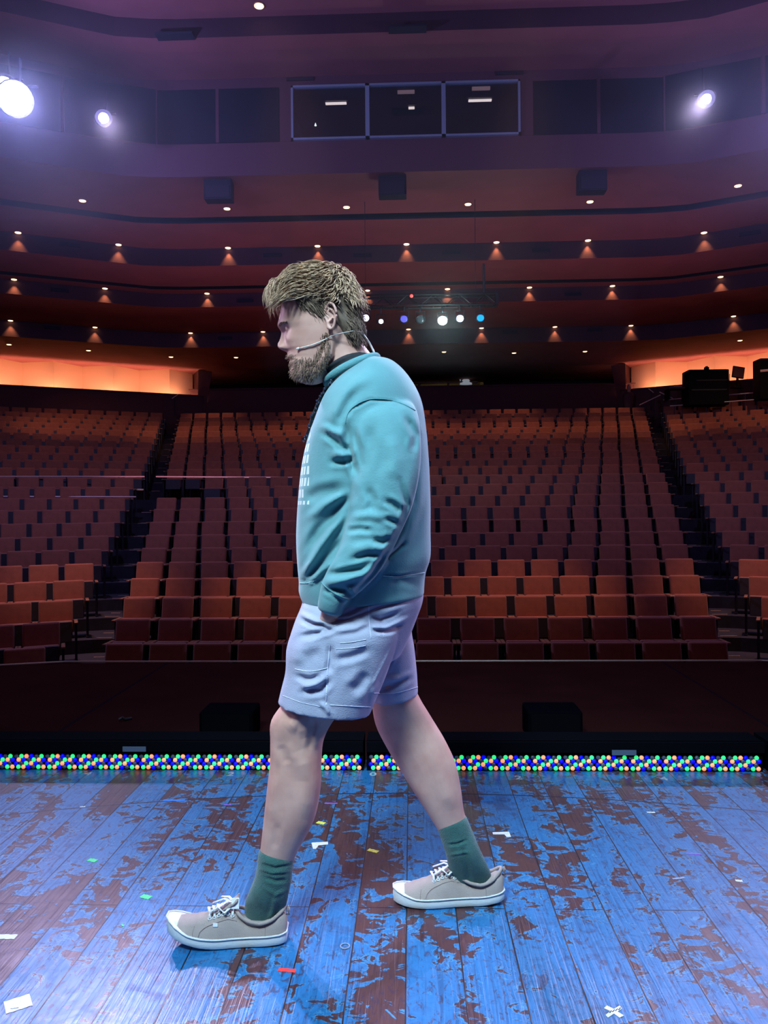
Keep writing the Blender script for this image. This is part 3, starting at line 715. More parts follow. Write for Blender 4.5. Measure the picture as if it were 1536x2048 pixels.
# stage floor
fm = bpy.data.materials.new('painted_stage_planks'); fm.use_nodes = True; nt = fm.node_tree; B = nt.nodes['Principled BSDF']
tc = nt.nodes.new('ShaderNodeTexCoord'); sp = nt.nodes.new('ShaderNodeSeparateXYZ'); nt.links.new(tc.outputs['Object'], sp.inputs[0])
X, Y = sp.outputs[0], sp.outputs[1]
cb = nt.nodes.new('ShaderNodeCombineXYZ'); nt.links.new(mth(nt, 'ADD', Y, 7.3), cb.inputs[0]); nt.links.new(mth(nt, 'ADD', X, 14.0 + .022), cb.inputs[1])
bk = nt.nodes.new('ShaderNodeTexBrick'); nt.links.new(cb.outputs[0], bk.inputs['Vector'])
bk.inputs['Scale'].default_value = 1; bk.inputs['Brick Width'].default_value = 1.9; bk.inputs['Row Height'].default_value = .14; bk.inputs['Mortar Size'].default_value = .0022; bk.inputs['Mortar Smooth'].default_value = .3
bk.inputs['Color1'].default_value = (0, 0, 0, 1); bk.inputs['Color2'].default_value = (1, 1, 1, 1); bk.offset = .37; bk.offset_frequency = 2
plank = mth(nt, 'FLOOR', mth(nt, 'DIVIDE', mth(nt, 'ADD', X, 14.022), .14))
wn_ = nt.nodes.new('ShaderNodeTexWhiteNoise'); wn_.noise_dimensions = '1D'; nt.links.new(plank, wn_.inputs['W'])
# paint wear noise, a little different on every plank
def noise(sx, sy, zofs, scale, detail, rough=.55, dist=0.0):
    c_ = nt.nodes.new('ShaderNodeCombineXYZ'); nt.links.new(mth(nt, 'MULTIPLY', X, sx), c_.inputs[0]); nt.links.new(mth(nt, 'MULTIPLY', Y, sy), c_.inputs[1])
    if zofs is not None:
        if isinstance(zofs, (int, float)): c_.inputs[2].default_value = zofs
        else: nt.links.new(zofs, c_.inputs[2])
    n_ = nt.nodes.new('ShaderNodeTexNoise'); n_.inputs['Scale'].default_value = scale; n_.inputs['Detail'].default_value = detail; n_.inputs['Roughness'].default_value = rough; n_.inputs['Distortion'].default_value = dist
    nt.links.new(c_.outputs[0], n_.inputs['Vector']); return n_.outputs['Fac']
zpl = mth(nt, 'MULTIPLY', wn_.outputs['Value'], .55)
big_n = noise(1.3, .42, mth(nt, 'MULTIPLY', wn_.outputs['Value'], 1.3), 4.2, 3, .5, .7)
mid_n = noise(.75, 1.05, zpl, 17, 7, .66, 1.0)
wear = mth(nt, 'ADD', mth(nt, 'MULTIPLY', big_n, .50), mth(nt, 'MULTIPLY', mid_n, .50))
wear = mth(nt, 'ADD', wear, mth(nt, 'MULTIPLY', mth(nt, 'SUBTRACT', wn_.outputs['Value'], .5), .05))
grain = noise(34, 1.6, zpl, 2.2, 4, .5, 1.2)
wear = mth(nt, 'ADD', wear, mth(nt, 'MULTIPLY', mth(nt, 'SUBTRACT', grain, .5), .045))
rp = nt.nodes.new('ShaderNodeValToRGB'); cr = rp.color_ramp
cr.elements[0].position = 0.30; cr.elements[0].color = (.11, .045, .038, 1)
cr.elements[1].position = 1.0; cr.elements[1].color = (.015, .13, .40, 1)
for pos, c_ in ((.468, (.085, .034, .037)), (.474, (.02, .02, .04)), (.484, (.06, .29, .56)), (.502, (.016, .15, .37)), (.56, (.020, .18, .43)), (.66, (.010, .085, .23))):
    e = cr.elements.new(pos); e.color = (*c_, 1)
nt.links.new(wear, rp.inputs[0])
# fine speckled scratches that let the dark wood through
sc_n = noise(1.0, .5, 3.3, 46, 5, .7, 1.5)
scm = nt.nodes.new('ShaderNodeValToRGB'); scm.color_ramp.elements[0].position = .555; scm.color_ramp.elements[1].position = .60; nt.links.new(sc_n, scm.inputs[0])
m1 = nt.nodes.new('ShaderNodeMix'); m1.data_type = 'RGBA'; nt.links.new(mth(nt, 'MULTIPLY', scm.outputs[0], .7), m1.inputs[0]); nt.links.new(rp.outputs[0], m1.inputs[6]); m1.inputs[7].default_value = (.05, .03, .06, 1)
gd = nt.nodes.new('ShaderNodeValToRGB'); gd.color_ramp.elements[0].position = .36; gd.color_ramp.elements[0].color = (.55, .55, .6, 1); gd.color_ramp.elements[1].position = .46; gd.color_ramp.elements[1].color = (1, 1, 1, 1); nt.links.new(grain, gd.inputs[0])
m2 = nt.nodes.new('ShaderNodeMix'); m2.data_type = 'RGBA'; m2.blend_type = 'MULTIPLY'; m2.inputs[0].default_value = .75; nt.links.new(m1.outputs[2], m2.inputs[6]); nt.links.new(gd.outputs[0], m2.inputs[7])
# seams: plank gaps and the long curved joint of the stage deck
arc = mth(nt, 'SQRT', mth(nt, 'ADD', mth(nt, 'MULTIPLY', X, X), mth(nt, 'POWER', mth(nt, 'ADD', Y, 2.0), 2.0)))
al = mth(nt, 'LESS_THAN', mth(nt, 'ABSOLUTE', mth(nt, 'SUBTRACT', arc, 5.09)), .0045)
seam = mth(nt, 'MAXIMUM', bk.outputs['Fac'], al)
m3 = nt.nodes.new('ShaderNodeMix'); m3.data_type = 'RGBA'; nt.links.new(seam, m3.inputs[0]); nt.links.new(m2.outputs[2], m3.inputs[6]); m3.inputs[7].default_value = (.012, .010, .016, 1)
nt.links.new(m3.outputs[2], B.inputs['Base Color'])
rg = mth(nt, 'ADD', mth(nt, 'MULTIPLY', mid_n, .30), .20); nt.links.new(rg, B.inputs['Roughness'])
ht = mth(nt, 'SUBTRACT', mth(nt, 'ADD', mth(nt, 'MULTIPLY', mth(nt, 'GREATER_THAN', wear, .46), .35), mth(nt, 'MULTIPLY', grain, .9)), mth(nt, 'MULTIPLY', seam, 1.5))
bp = nt.nodes.new('ShaderNodeBump'); bp.inputs['Strength'].default_value = .45; bp.inputs['Distance'].default_value = .003; nt.links.new(ht, bp.inputs['Height']); nt.links.new(bp.outputs[0], B.inputs['Normal'])
fl = MB(); fl.quad([(-8, -6, 0), (8, -6, 0), (8, 3.5, 0), (-8, 3.5, 0)]); fl.quad([(-8, 3.5, 0), (8, 3.5, 0), (8, 3.5, -.6), (-8, 3.5, -.6)])
tag(fl.build('floor', fm, base=False), kind='structure')

# ------------------------------------------------------------------ LED battens along the stage edge
LED = {'g': mat('led_green', (.1, 1, .4), emit=(.03, 1.0, .22), es=.85), 'o': mat('led_orange', (1, .5, .3), emit=(1.0, .30, .10), es=.95),
       'b': mat('led_blue', (0, 0, 1), emit=(.0, .0, 1.0), es=1.0), 'k': mat('led_clear', (.10, .10, .16), .1, spec=.8)}
led_me = {}
for k_, m_ in LED.items():
    mb = MB(); rs = []
    for i in range(6):
        a = PI/2 * i/5.5; rs.append([(math.cos(b)*.0098*math.cos(a), -.009*math.sin(a), math.sin(b)*.0098*math.cos(a)) for b in [2*PI*j/14 for j in range(14)]])
    mb.rings(rs); me = mb.mesh('led_lens'); me.materials.append(m_); me.polygons.foreach_set('use_smooth', [True]*len(me.polygons)); led_me[k_] = me
pat = ['kgobkg', 'obkgob', 'bkgobk', 'gobkgo']   # rows from the top
YL = 3.36; DIM = {}
for bi, (x0, lab) in enumerate(((-1.915, 'left of the gap near the man'), (-.195, 'right of the gap near the man'), (1.535, 'cut off at the right picture edge'))):
    L = 1.69
    t = empty('led_batten', (x0 + L/2, YL, 0))
    m = MB(); m.box((x0 + L/2, YL + .07, .064), (L/2 + .008, .07, .066)); m.box((x0 + L/2, YL - .006, .108), (L/2 + .008, .014, .022)); m.build('housing', mat('batten_housing', (.004, .004, .006), .85, spec=0), t)
    leds = []
    for mo in range(12):
        for r_ in range(4):
            for c_ in range(6):
                x = x0 + .0125 + mo * .1405 + c_ * .0226 + (.0, .010, -.002, .008)[r_] * (1 if r_ else 1)
                z = .060 - .0158 * r_
                leds.append((x, z, pat[r_][c_]))
    leds.sort(key=lambda q: abs(q[0] - .03))
    if bi == 0: vis_l = [q for q in leds]
    for (x, z, k_) in leds[:100]:
        o = bpy.data.objects.new('led_lens', led_me[k_]); col.objects.link(o); o.parent = t; o.location = (x - LOC[t].x, -.002, z)
    mb = MB()
    for (x, z, k_) in leds[100:]:
        mb.mi = 'gobk'.index(k_); rs = []
        for i in range(5):
            a = PI/2 * i/4.6; rs.append([(x + math.cos(b)*.0098*math.cos(a), YL - .002 - .009*math.sin(a), z + math.sin(b)*.0098*math.cos(a)) for b in [2*PI*j/12 for j in range(12)]])
        mb.rings(rs)
    tag(mb.build('led_lens', [LED[k_] for k_ in 'gobk'], t, smooth=True), kind='stuff')
    tag(t, 'black LED batten with green, orange and blue lenses, %s' % lab, 'LED light')
for x, y, lab in ((269, 1498, 'left'), (1248, 1505, 'right')):
    p = at(x, y, YL - .02); m = MB(); m.box(p + Vector((0, -.002, 0)), (.052, .002, .011), bev=.001)
    tag(m.build('grey_label', mat('grey_label', (.10, .13, .20), .5)), 'grey blank label on top of the batten housing, %s one' % lab, 'label')

# ------------------------------------------------------------------ tape marks on the stage
def tape(name, px, py, L_, w_, ang, colr, label, cat='tape', up=0.0):
    p = onz(px, py, 0); m = MB(); n_ = 8; rs = []
    c_, s_ = math.cos(ang), math.sin(ang)
    def P(u, v, z): return (p.x + u*c_ - v*s_, p.y + u*s_ + v*c_, z)
    top = [P(-L_/2 + L_*i/n_, -w_/2 + .001*math.sin(i*2.1), .0012) for i in range(n_+1)] + [P(L_/2 - L_*i/n_, w_/2 + .001*math.sin(i*1.7), .0012) for i in range(n_+1)]
    top = [(a, b, z_ + up) for a, b, z_ in top]; bot = [(a, b, .0002 + up) for a, b, _ in top]
    m.rings([bot, top])
    return tag(m.build(name, colr), label, cat)
TG = mat('green_tape', (.08, .85, .28), .5, vary=(150, .25)); TY = mat('yellow_tape', (.85, .80, .10), .5, vary=(150, .25)); TW = mat('white_tape', (.85, .85, .88), .5, vary=(120, .12))
TR = mat('red_tape', (.95, .05, .04), .5, vary=(150, .2)); TP = mat('purple_tape', (.40, .12, .70), .5); TB = mat('blue_tape', (.02, .25, .9), .5)
tape('green_tape', 185, 1721, .032, .020, -.35, TG, 'small green tape mark farther left on the stage')
tape('green_tape', 292, 1794, .032, .020, -.35, TG, 'small green tape mark above the front shoe')
tape('green_tape', 245, 1851, .012, .004, -.9, TG, 'sliver of green tape left of the front shoe')
tape('yellow_tape', 642, 1646, .032, .020, -.45, TY, 'yellow tape mark just right of the front calf')
tape('yellow_tape', 746, 1702, .038, .018, -.5, TY, 'yellow tape mark between the two legs')
tape('red_tape', 574, 1941, .044, .014, -.12, TR, 'red tape strip behind the heel of the front shoe')
tape('white_tape', 12, 1874, .055, .022, 0, TW, 'white tape piece at the left picture edge')
tape('clear_tape', 36, 2008, .055, .050, .6, mat('clear_tape', (.6, .6, .7), .15, coat=1), 'shiny pale tape square at the lower left corner')
tape('white_tape', 32, 2010, .018, .030, .3, TW, 'white scrap on the shiny tape square', up=.0014)
tape('purple_tape', 1387, 1708, .042, .008, -.1, TP, 'thin purple tape strip on the right side')
tape('purple_tape', 662, 1607, .05, .008, 0, TP, 'thin purple tape strip behind the front calf')
tape('purple_tape', 455, 1610, .03, .007, 0, TP, 'short purple tape strip left of the front calf')
tape('blue_tape', 348, 1601, .085, .012, .03, TB, 'bright blue tape strip near the far left stage seam')
tape('white_tape', 1302, 1625, .03, .010, 0, TW, 'white tape scrap on the curved seam at the right')
tape('white_tape', 165, 1614, .02, .008, .2, TW, 'white tape scrap near the seam at the far left')
tape('white_tape', 1357, 1757, .04, .009, .2, mat('faded_tape', (.35, .37, .5), .5), 'faded pale tape strip below the purple one')
tape('white_tape', 1478, 1762, .02, .012, -.2, TW, 'tiny white tape scrap near the right edge')
def poly(name, pts, colr, label, cat='tape'):
    m = MB(); q = [onz(x, y, 0) for x, y in pts]; m.rings([[(a.x, a.y, .0002) for a in q], [(a.x, a.y, .0013) for a in q]])
    return tag(m.build(name, colr), label, cat)
poly('corner_tape', [(623, 1686), (656, 1684), (656, 1689), (637, 1691), (632, 1698), (626, 1698)], TW, 'white L-shaped corner tape beside the front calf')
poly('corner_tape', [(985, 1665), (1018, 1664), (1022, 1674), (1013, 1674), (1009, 1669), (986, 1669)], TW, 'white L-shaped corner tape right of the rear sock')
poly('cross_tape', [(1208, 2017), (1214, 2012), (1228, 2019), (1239, 2012), (1244, 2018), (1235, 2024), (1248, 2032), (1239, 2036), (1228, 2028), (1216, 2036), (1211, 2031), (1221, 2023)], TW, 'white tape cross with small writing at the lower right')
def number(txt, px, py, label, size=.062, z=0):
    cu = bpy.data.curves.new('digit', 'FONT'); cu.body = txt; cu.size = size; cu.extrude = .0005; cu.align_x = 'CENTER'; cu.align_y = 'CENTER'; cu.offset = .0012
    ob = bpy.data.objects.new('tmp', cu); col.objects.link(ob); dg = bpy.context.evaluated_depsgraph_get(); dg.update()
    me = bpy.data.meshes.new_from_object(ob.evaluated_get(dg)); bpy.data.objects.remove(ob)
    return me
TN = mat('worn_white_digit', (.42, .44, .50), .6)
for txt, x, y, wd in (('4', 176, 1548, 'far left'), ('2', 461, 1549, 'left of the front calf'), ('0', 746, 1549, 'in the middle between the legs'), ('2', 1037, 1556, 'right of the rear calf'), ('4', 1328, 1558, 'far right')):
    me = number(txt, x, y, ''); p = onz(x, y, 0); me.transform(Matrix.Translation((p.x, p.y, .0008)))
    tag(link('floor_number', me, TN), 'worn white digit %s on the stage edge, %s' % (txt, wd), 'number')
# handwriting squiggle on the cross
m = MB(); q = [onz(1218 + i * 2.2, 2026 - i * .75 + 2.0 * math.sin(i * 2.3), 0) for i in range(12)]; m.tube([(a.x, a.y, .0016) for a in q], .0009, 5)
tag(m.build('pen_writing', M['black']), 'illegible black pen scribble on the white tape cross', 'writing')
# screw plug in the deck
p = onz(690, 1893, 0); m = MB(); m.tube([p + Vector((.012*math.cos(a), .012*math.sin(a), .001)) for a in [2*PI*k/16 for k in range(16)]], .002, 6, closed=True)
tag(m.build('deck_plug', mat('plug_metal', (.25, .3, .4), .4)), 'small round plug in the planks below the gap between the shoes', 'plug')

# side walls of the hall
sw = MB()
for s_ in (-1, 1):
    sw.quad([(s_*22, 2, -1.6), (s_*22, 38, -1.6), (s_*22, 38, 12), (s_*22, 2, 12)])
tag(sw.build('wall_sides', M['dark_red'], base=False), kind='structure')
# ------------------------------------------------------------------ haze in the upper house
hz = bpy.data.materials.new('house_haze'); hz.use_nodes = True; nt = hz.node_tree; nt.nodes.clear()
o_ = nt.nodes.new('ShaderNodeOutputMaterial'); vs = nt.nodes.new('ShaderNodeVolumeScatter')
vs.inputs['Color'].default_value = (.9, .9, 1, 1); vs.inputs['Density'].default_value = .023; vs.inputs['Anisotropy'].default_value = .35
nt.links.new(vs.outputs[0], o_.inputs['Volume'])
hb = MB(); hb.box((0, 14.25, 8.38), (11.5, 2.65, 2.7))
ho = hb.build('haze', hz); tag(ho, 'thin violet haze hanging in the upper house around the corner spotlights', 'haze', kind='stuff')
hb = MB(); hb.box((.8, 17.9, 6.3), (4.2, .95, 1.9)); ho = hb.build('haze', hz); tag(ho, 'thin pale haze glowing around the brightest spotlight on the truss', 'haze', kind='stuff')
for (x, y), d, e_, c_ in (((26, 195), 12.4, 760, (.34, .36, 1.0)), ((1640, 205), 12.4, 420, (.36, .36, 1.0)), ((1413, 198), 13.9, 40, (.45, .42, 1.0)), ((207, 236), 14.4, 30, (.38, .30, 1.0)), ((885, 641), 18.2, 45, (.7, 1, .95))):
    light('POINT', 'spotlight_spill', at(x, y, d - .4), e_, c_, size=.12)

# ------------------------------------------------------------------ the walking man
YB = 2.12
def cr_(p0, p1, p2, p3, t):
    return 0.5 * ((2*p1) + (p2-p0)*t + (2*p0-5*p1+4*p2-p3)*t*t + (3*p1-p0-3*p2+p3)*t**3)
def smooth_secs(secs, sub):
    """secs: list of (Lx, Ly, Rx, Ry, b, Y); returns Catmull-Rom interpolated list"""
    out = []; n = len(secs)
    for i in range(n - 1):
        q = [secs[max(0, i-1)], secs[i], secs[i+1], secs[min(n-1, i+2)]]
        for k in range(sub):
            t = k / sub; out.append(tuple(cr_(q[0][j], q[1][j], q[2][j], q[3][j], t) for j in range(len(secs[0]))))
    out.append(secs[-1]); return out
def limb(mb, secs, sub=5, k=40, n=2.0, cap=True):
    rs = []
    S_ = smooth_secs(secs, sub)
    for (lx, ly, rx, ry, b, Y) in S_:
        l, r = at(lx, ly, Y), at(rx, ry, Y); c = (l + r) / 2; h = (r - l) / 2
        ring = []
        for j in range(k):
            a = 2*PI*j/k; ca, sa = math.cos(a), math.sin(a)
            ca = math.copysign(abs(ca) ** (2/n), ca); sa = math.copysign(abs(sa) ** (2/n), sa)
            ring.append(c + h * ca + Vector((0, b * sa, 0)))
        rs.append(ring)
    def dome(ring, out):
        c = sum(ring, Vector()) / len(ring); return [[c + (p - c) * f + out * g for p in ring] for f, g in ((.93, .35), (.75, .7), (.45, .92), (.12, 1.0))]
    if cap:
        c0 = sum(rs[0], Vector())/k; c1 = sum(rs[1], Vector())/k; o0 = (c0 - c1).normalized() * .02
        e0 = sum(rs[-1], Vector())/k; e1 = sum(rs[-2], Vector())/k; o1 = (e0 - e1).normalized() * .012
        rs = dome(rs[0], o0)[::-1] + rs + dome(rs[-1], o1)
    mb.rings(rs)
def hand(mb, wrist, d, side, palmn, s_=1.0):
    """palm and five curled fingers. wrist point, direction d, side axis (towards thumb), palm normal"""
    d = d.normalized(); side = side.normalized(); pn = palmn.normalized()
    rs = []
    for t, w_, th in ((0, .027, .020), (.03, .036, .019), (.06, .043, .017), (.09, .042, .014), (.10, .036, .010)):
        c = wrist + d * t * s_; rs.append([c + side * (w_*math.cos(a)) + pn * (th*math.sin(a)) for a in [2*PI*j/20 for j in range(20)]])
    mb.rings(rs)
    for f, (o_, L_) in enumerate(((.030, .070), (.010, .080), (-.011, .074), (-.031, .058))):
        p = wrist + d * .088 + side * o_; pts = [p]; dd = d.copy(); seg = L_ / 6
        for i in range(6):
            dd = (dd + pn * .16).normalized(); p = p + dd * seg; pts.append(p)
        mb.tube(pts, [.0095, .0095, .009, .0088, .008, .0075, .005], 10)
    p = wrist + d * .025 + side * .03; pts = [p]; dd = (d * .7 + side * .7).normalized()
    for i in range(5): dd = (dd + d * .12 + pn * .08).normalized(); p = p + dd * .014; pts.append(p)
    mb.tube(pts, [.013, .0125, .011, .0105, .009, .006], 10)
def remesh(me, voxel, smooth_it=3, fac=.5):
    ob = bpy.data.objects.new('tmp', me); col.objects.link(ob)
    r = ob.modifiers.new('r', 'REMESH'); r.mode = 'VOXEL'; r.voxel_size = voxel; r.use_smooth_shade = True
    if smooth_it:
        s_ = ob.modifiers.new('s', 'SMOOTH'); s_.factor = fac; s_.iterations = smooth_it
    dg = bpy.context.evaluated_depsgraph_get(); dg.update()
    out = bpy.data.meshes.new_from_object(ob.evaluated_get(dg)); bpy.data.objects.remove(ob)
    return out
def seg_d(px, py, pts):
    best = 1e9; bt = 0; n = len(pts) - 1
    for i in range(n):
        x0, y0 = pts[i]; x1, y1 = pts[i+1]; dx, dy = x1-x0, y1-y0; L2 = dx*dx + dy*dy
        t = max(0, min(1, ((px-x0)*dx + (py-y0)*dy) / L2)); qx, qy = x0+t*dx, y0+t*dy
        dd = math.hypot(px-qx, py-qy)
        if dd < best: best = dd; bt = (i + t) / n
    return best, bt
def folds(me, strokes, ymax):
    """strokes: (points in px, width px, amplitude m; + is a groove away from the camera). Only the near side."""
    me.update(); nv = len(me.vertices); nor = [v.normal.copy() for v in me.vertices]
    boxes = []
    for pts, w_, a_ in strokes:
        xs = [p[0] for p in pts]; ys = [p[1] for p in pts]; boxes.append((min(xs)-3*w_, max(xs)+3*w_, min(ys)-3*w_, max(ys)+3*w_))
    for i in range(nv):
        v = me.vertices[i]
        if v.co.y > ymax: continue
        facing = -nor[i].y
        if facing < -.1: continue
        px, py = proj(v.co); dsp = 0.0
        for (pts, w_, a_), bxx in zip(strokes, boxes):
            if bxx[0] < px < bxx[1] and bxx[2] < py < bxx[3]:
                dd, t = seg_d(px, py, pts)
                if dd < 3*w_:
                    tp = min(1.0, 4*t + .15) * min(1.0, 4*(1-t) + .15)
                    q = dd / w_; dsp += a_ * tp * (math.exp(-q*q) - .35*math.exp(-(q-1.6)**2 * 1.6))
        if dsp: v.co.y += dsp * max(0, min(1, facing + .3))

man = empty('person', at(700, 1860, YB)); man.location.z = 0; LOC[man].z = 0
tag(man, 'bearded man walking left across the stage in teal sweatshirt, pale shorts and green socks', 'person')

# ---- skin
sk = bpy.data.materials.new('skin'); sk.use_nodes = True; nt = sk.node_tree; B = nt.nodes['Principled BSDF']
tc = nt.nodes.new('ShaderNodeTexCoord'); n1 = nt.nodes.new('ShaderNodeTexNoise'); n1.inputs['Scale'].default_value = 14; n1.inputs['Detail'].default_value = 5; nt.links.new(tc.outputs['Object'], n1.inputs['Vector'])
r1 = nt.nodes.new('ShaderNodeValToRGB'); r1.color_ramp.elements[0].position = .3; r1.color_ramp.elements[0].color = (.56, .29, .24, 1); r1.color_ramp.elements[1].position = .7; r1.color_ramp.elements[1].color = (.70, .41, .34, 1); nt.links.new(n1.outputs['Fac'], r1.inputs[0])
nt.links.new(r1.outputs[0], B.inputs['Base Color']); B.inputs['Roughness'].default_value = .5; B.inputs['Subsurface Weight'].default_value = .12; B.inputs['Subsurface Radius'].default_value = (.02, .008, .005); B.inputs['Subsurface Scale'].default_value = .4
M['skin'] = sk

body = MB()
YN, YF = 2.03, 2.22
near_leg = [(635, 1230, 770, 1240, .06, YN+.04), (610, 1310, 735, 1330, .07, YN+.01), (574, 1392, 700, 1408, .074, YN), (543, 1440, 668, 1440, .064, YN), (541, 1482, 648, 1478, .056, YN), (540, 1525, 643, 1520, .054, YN),
            (534, 1580, 641, 1578, .057, YN), (528, 1635, 628, 1640, .052, YN), (522, 1690, 598, 1698, .040, YN), (515, 1745, 573, 1753, .031, YN+.003), (512, 1782, 562, 1790, .026, YN+.008)]
far_leg = [(700, 1225, 800, 1215, .06, YF-.05), (728, 1320, 805, 1305, .07, YF-.02), (742, 1398, 834, 1385, .076, YF-.01), (751, 1448, 861, 1432, .066, YF), (772, 1492, 889, 1478, .056, YF), (796, 1532, 911, 1526, .055, YF),
           (824, 1578, 922, 1578, .051, YF), (851, 1620, 927, 1617, .043, YF), (876, 1660, 936, 1648, .036, YF), (895, 1695, 952, 1687, .031, YF+.003), (908, 1722, 956, 1718, .022, YF+.012)]
limb(body, near_leg, k=36); limb(body, far_leg, k=36)
limb(body, [(700, 735, 752, 720, .06, YB), (655, 800, 800, 770, .13, YB), (640, 880, 830, 870, .15, YB), (630, 1000, 835, 1000, .14, YB), (630, 1120, 830, 1120, .14, YB), (625, 1200, 830, 1200, .14, YB), (640, 1260, 800, 1250, .13, YB)], k=36)
limb(body, [(652, 668, 727, 655, .060, YB), (648, 705, 726, 684, .060, YB), (650, 735, 737, 702, .062, YB), (655, 768, 752, 722, .070, YB), (665, 800, 770, 760, .08, YB)], sub=4, k=32)
# arms inside the sleeves, and hands in the pockets
arm = [(712, 835, 800, 825, .045, 1.97), (722, 900, 812, 900, .045, 1.95), (722, 960, 810, 965, .042, 1.94), (715, 1020, 795, 1030, .038, 1.93), (700, 1070, 775, 1080, .036, 1.92), (678, 1120, 745, 1130, .033, 1.92), (656, 1175, 705, 1185, .028, 1.93), (645, 1215, 682, 1226, .024, 1.945), (640, 1236, 674, 1246, .022, 1.955)]
limb(body, arm, k=24)
def mir(p): return Vector((p.x, 2*YB - p.y, p.z))
am = MB(); limb(am, arm, k=24)
hand(am, at(657, 1240, 1.975), at(640, 1300, 2.02) - at(657, 1240, 1.975), Vector((-1, 0, -.2)), Vector((.1, .9, 0)))
hand(body, at(657, 1240, 1.975), at(640, 1300, 2.02) - at(657, 1240, 1.975), Vector((-1, 0, -.2)), Vector((.1, .9, 0)))
n0 = len(body.v); body.v += [tuple(mir(Vector(p))) for p in am.v]; body.f += [tuple(n0 + i for i in reversed(f)) for f in am.f]; body.m += am.m
# head: stacked horizontal rings that follow the profile of the photo
prof_h = [  # y, F(front px), B(back px), half depth, bump px, bump sigma(m)
 (549, 632, 652, .018, 0, .02), (554, 612, 672, .040, 0, .02), (562, 596, 688, .054, 0, .02), (575, 580, 701, .067, 0, .02), (590, 571, 709, .074, 0, .02), (610, 565, 714, .077, 0, .02), (630, 561, 717, .078, 0, .02),
 (645, 560, 717, .077, 3, .035), (653, 561, 716, .0765, 5.5, .035), (660, 565, 716, .076, 5, .016), (665, 568, 715, .0755, 6, .0085), (672, 570, 714, .075, 9, .0085), (680, 572, 713, .074, 13.5, .0095), (687, 573, 711, .073, 18, .0115), (692, 574, 709, .072, 19.5, .0135), (697, 575, 706, .071, 17, .016), (701, 576, 703, .070, 11, .0165), (704, 578, 700, .069, 5, .014),
 (708, 579, 697, .068, 4, .020), (713, 580, 693, .067, 6.0, .022), (717, 581, 690, .066, 5.5, .022), (720, 583, 687, .065, 1.0, .022), (723, 583, 684, .064, 3.5, .020), (729, 583, 679, .063, 4.5, .020), (734, 585, 675, .061, 2.5, .02), (739, 586, 671, .059, 4.5, .02), (746, 587, 665, .057, 7, .024), (753, 589, 658, .053, 6, .026), (760, 595, 650, .045, 5, .026), (765, 604, 640, .034, 2, .02), (768, 614, 630, .018, 0, .02)]
hd = MB(); rows = []
for i in range(len(prof_h) - 1):
    q = [prof_h[max(0, i-1)], prof_h[i], prof_h[i+1], prof_h[min(len(prof_h)-1, i+2)]]
    for k_ in range(3): rows.append(tuple(cr_(q[0][j], q[1][j], q[2][j], q[3][j], k_/3) for j in range(6)))
rows.append(prof_h[-1]); rs = []
HK = 96
for (y, Fp, Bp, b_, bu, sg) in rows:
    ring = []
    for j in range(HK):
        a = 2*PI*j/HK; ca, sa = math.cos(a), math.sin(a); yo = b_ * math.copysign(abs(sa) ** .92, sa)
        x = (Fp + Bp)/2 - (Bp - Fp)/2 * math.copysign(abs(ca) ** .92, ca)
        if ca > 0:
            x -= bu * math.exp(-(yo/sg)**2)
            ay = abs(yo)
            # eye sockets, cheek bones, nostril wings
            x += 9.0 * math.exp(-((ay-.032)/.015)**2) * math.exp(-((y-664)/7.0)**2)
            x -= 3.0 * math.exp(-((ay-.045)/.018)**2) * math.exp(-((y-684)/9.0)**2)
            x -= 4.5 * math.exp(-((ay-.014)/.006)**2) * math.exp(-((y-696)/4.5)**2)
            x += 2.0 * math.exp(-((ay-.045)/.02)**2) * math.exp(-((y-712)/10.0)**2)
        # temple hollow
        sc_ = 1 - .05 * math.exp(-((y-640)/12)**2) * math.exp(-((x-600)/16)**2)
        ring.append(at(x, y, YB) + Vector((0, yo * sc_, 0)))
    rs.append(ring)
hd.rings(rs)
# jaw line mass towards the ear, eyes with lids
for s_ in (-1, 1):
    hd.tube([at(668, 668, YB) + Vector((0, s_*.058, 0)), at(660, 715, YB) + Vector((0, s_*.056, 0)), at(638, 745, YB) + Vector((0, s_*.046, 0)), at(606, 757, YB) + Vector((0, s_*.028, 0))], [.016, .018, .016, .014], 12)
    hd.ball(at(582, 663, YB) + Vector((0, s_*.032, 0)), .0105, 16, 10)
    # ear
    ec = at(668, 648, YB) + Vector((0, s_*.083, 0)); n_ = 26; pts = []
    for j in range(n_):
        a = 2*PI*j/n_; ex = 12.0*math.cos(a) + 1.5*math.sin(a); ey = 25*math.sin(a)
        if ey > 0: ex *= .72
        pts.append(at(668 + ex, 648 + ey, YB) + Vector((0, s_*(.086 + .008 * (ex/12.0 + .3)), 0)))
    hd.tube(pts, .0040, 10, closed=True)
    hd.ball(ec + Vector((0, -s_*.004, 0)), .0145, 16, 10, sc3=(1, .35, 1.9)) 
    hd.ball(at(664, 668, YB) + Vector((0, s_*.085, 0)), .0075, 12, 8, sc3=(1, .6, 1.1))
    hd.tube([at(661, 632, YB) + Vector((0, s_*.089, 0)), at(671, 638, YB) + Vector((0, s_*.091, 0)), at(672, 652, YB) + Vector((0, s_*.090, 0)), at(664, 660, YB) + Vector((0, s_*.087, 0))], [.0025]*4, 8)
n0 = len(body.v); body.v += hd.v; body.f += [tuple(n0 + i for i in f) for f in hd.f]; body.m += hd.m
bme = remesh(body.mesh('person_body'), .0026, 2, .5)
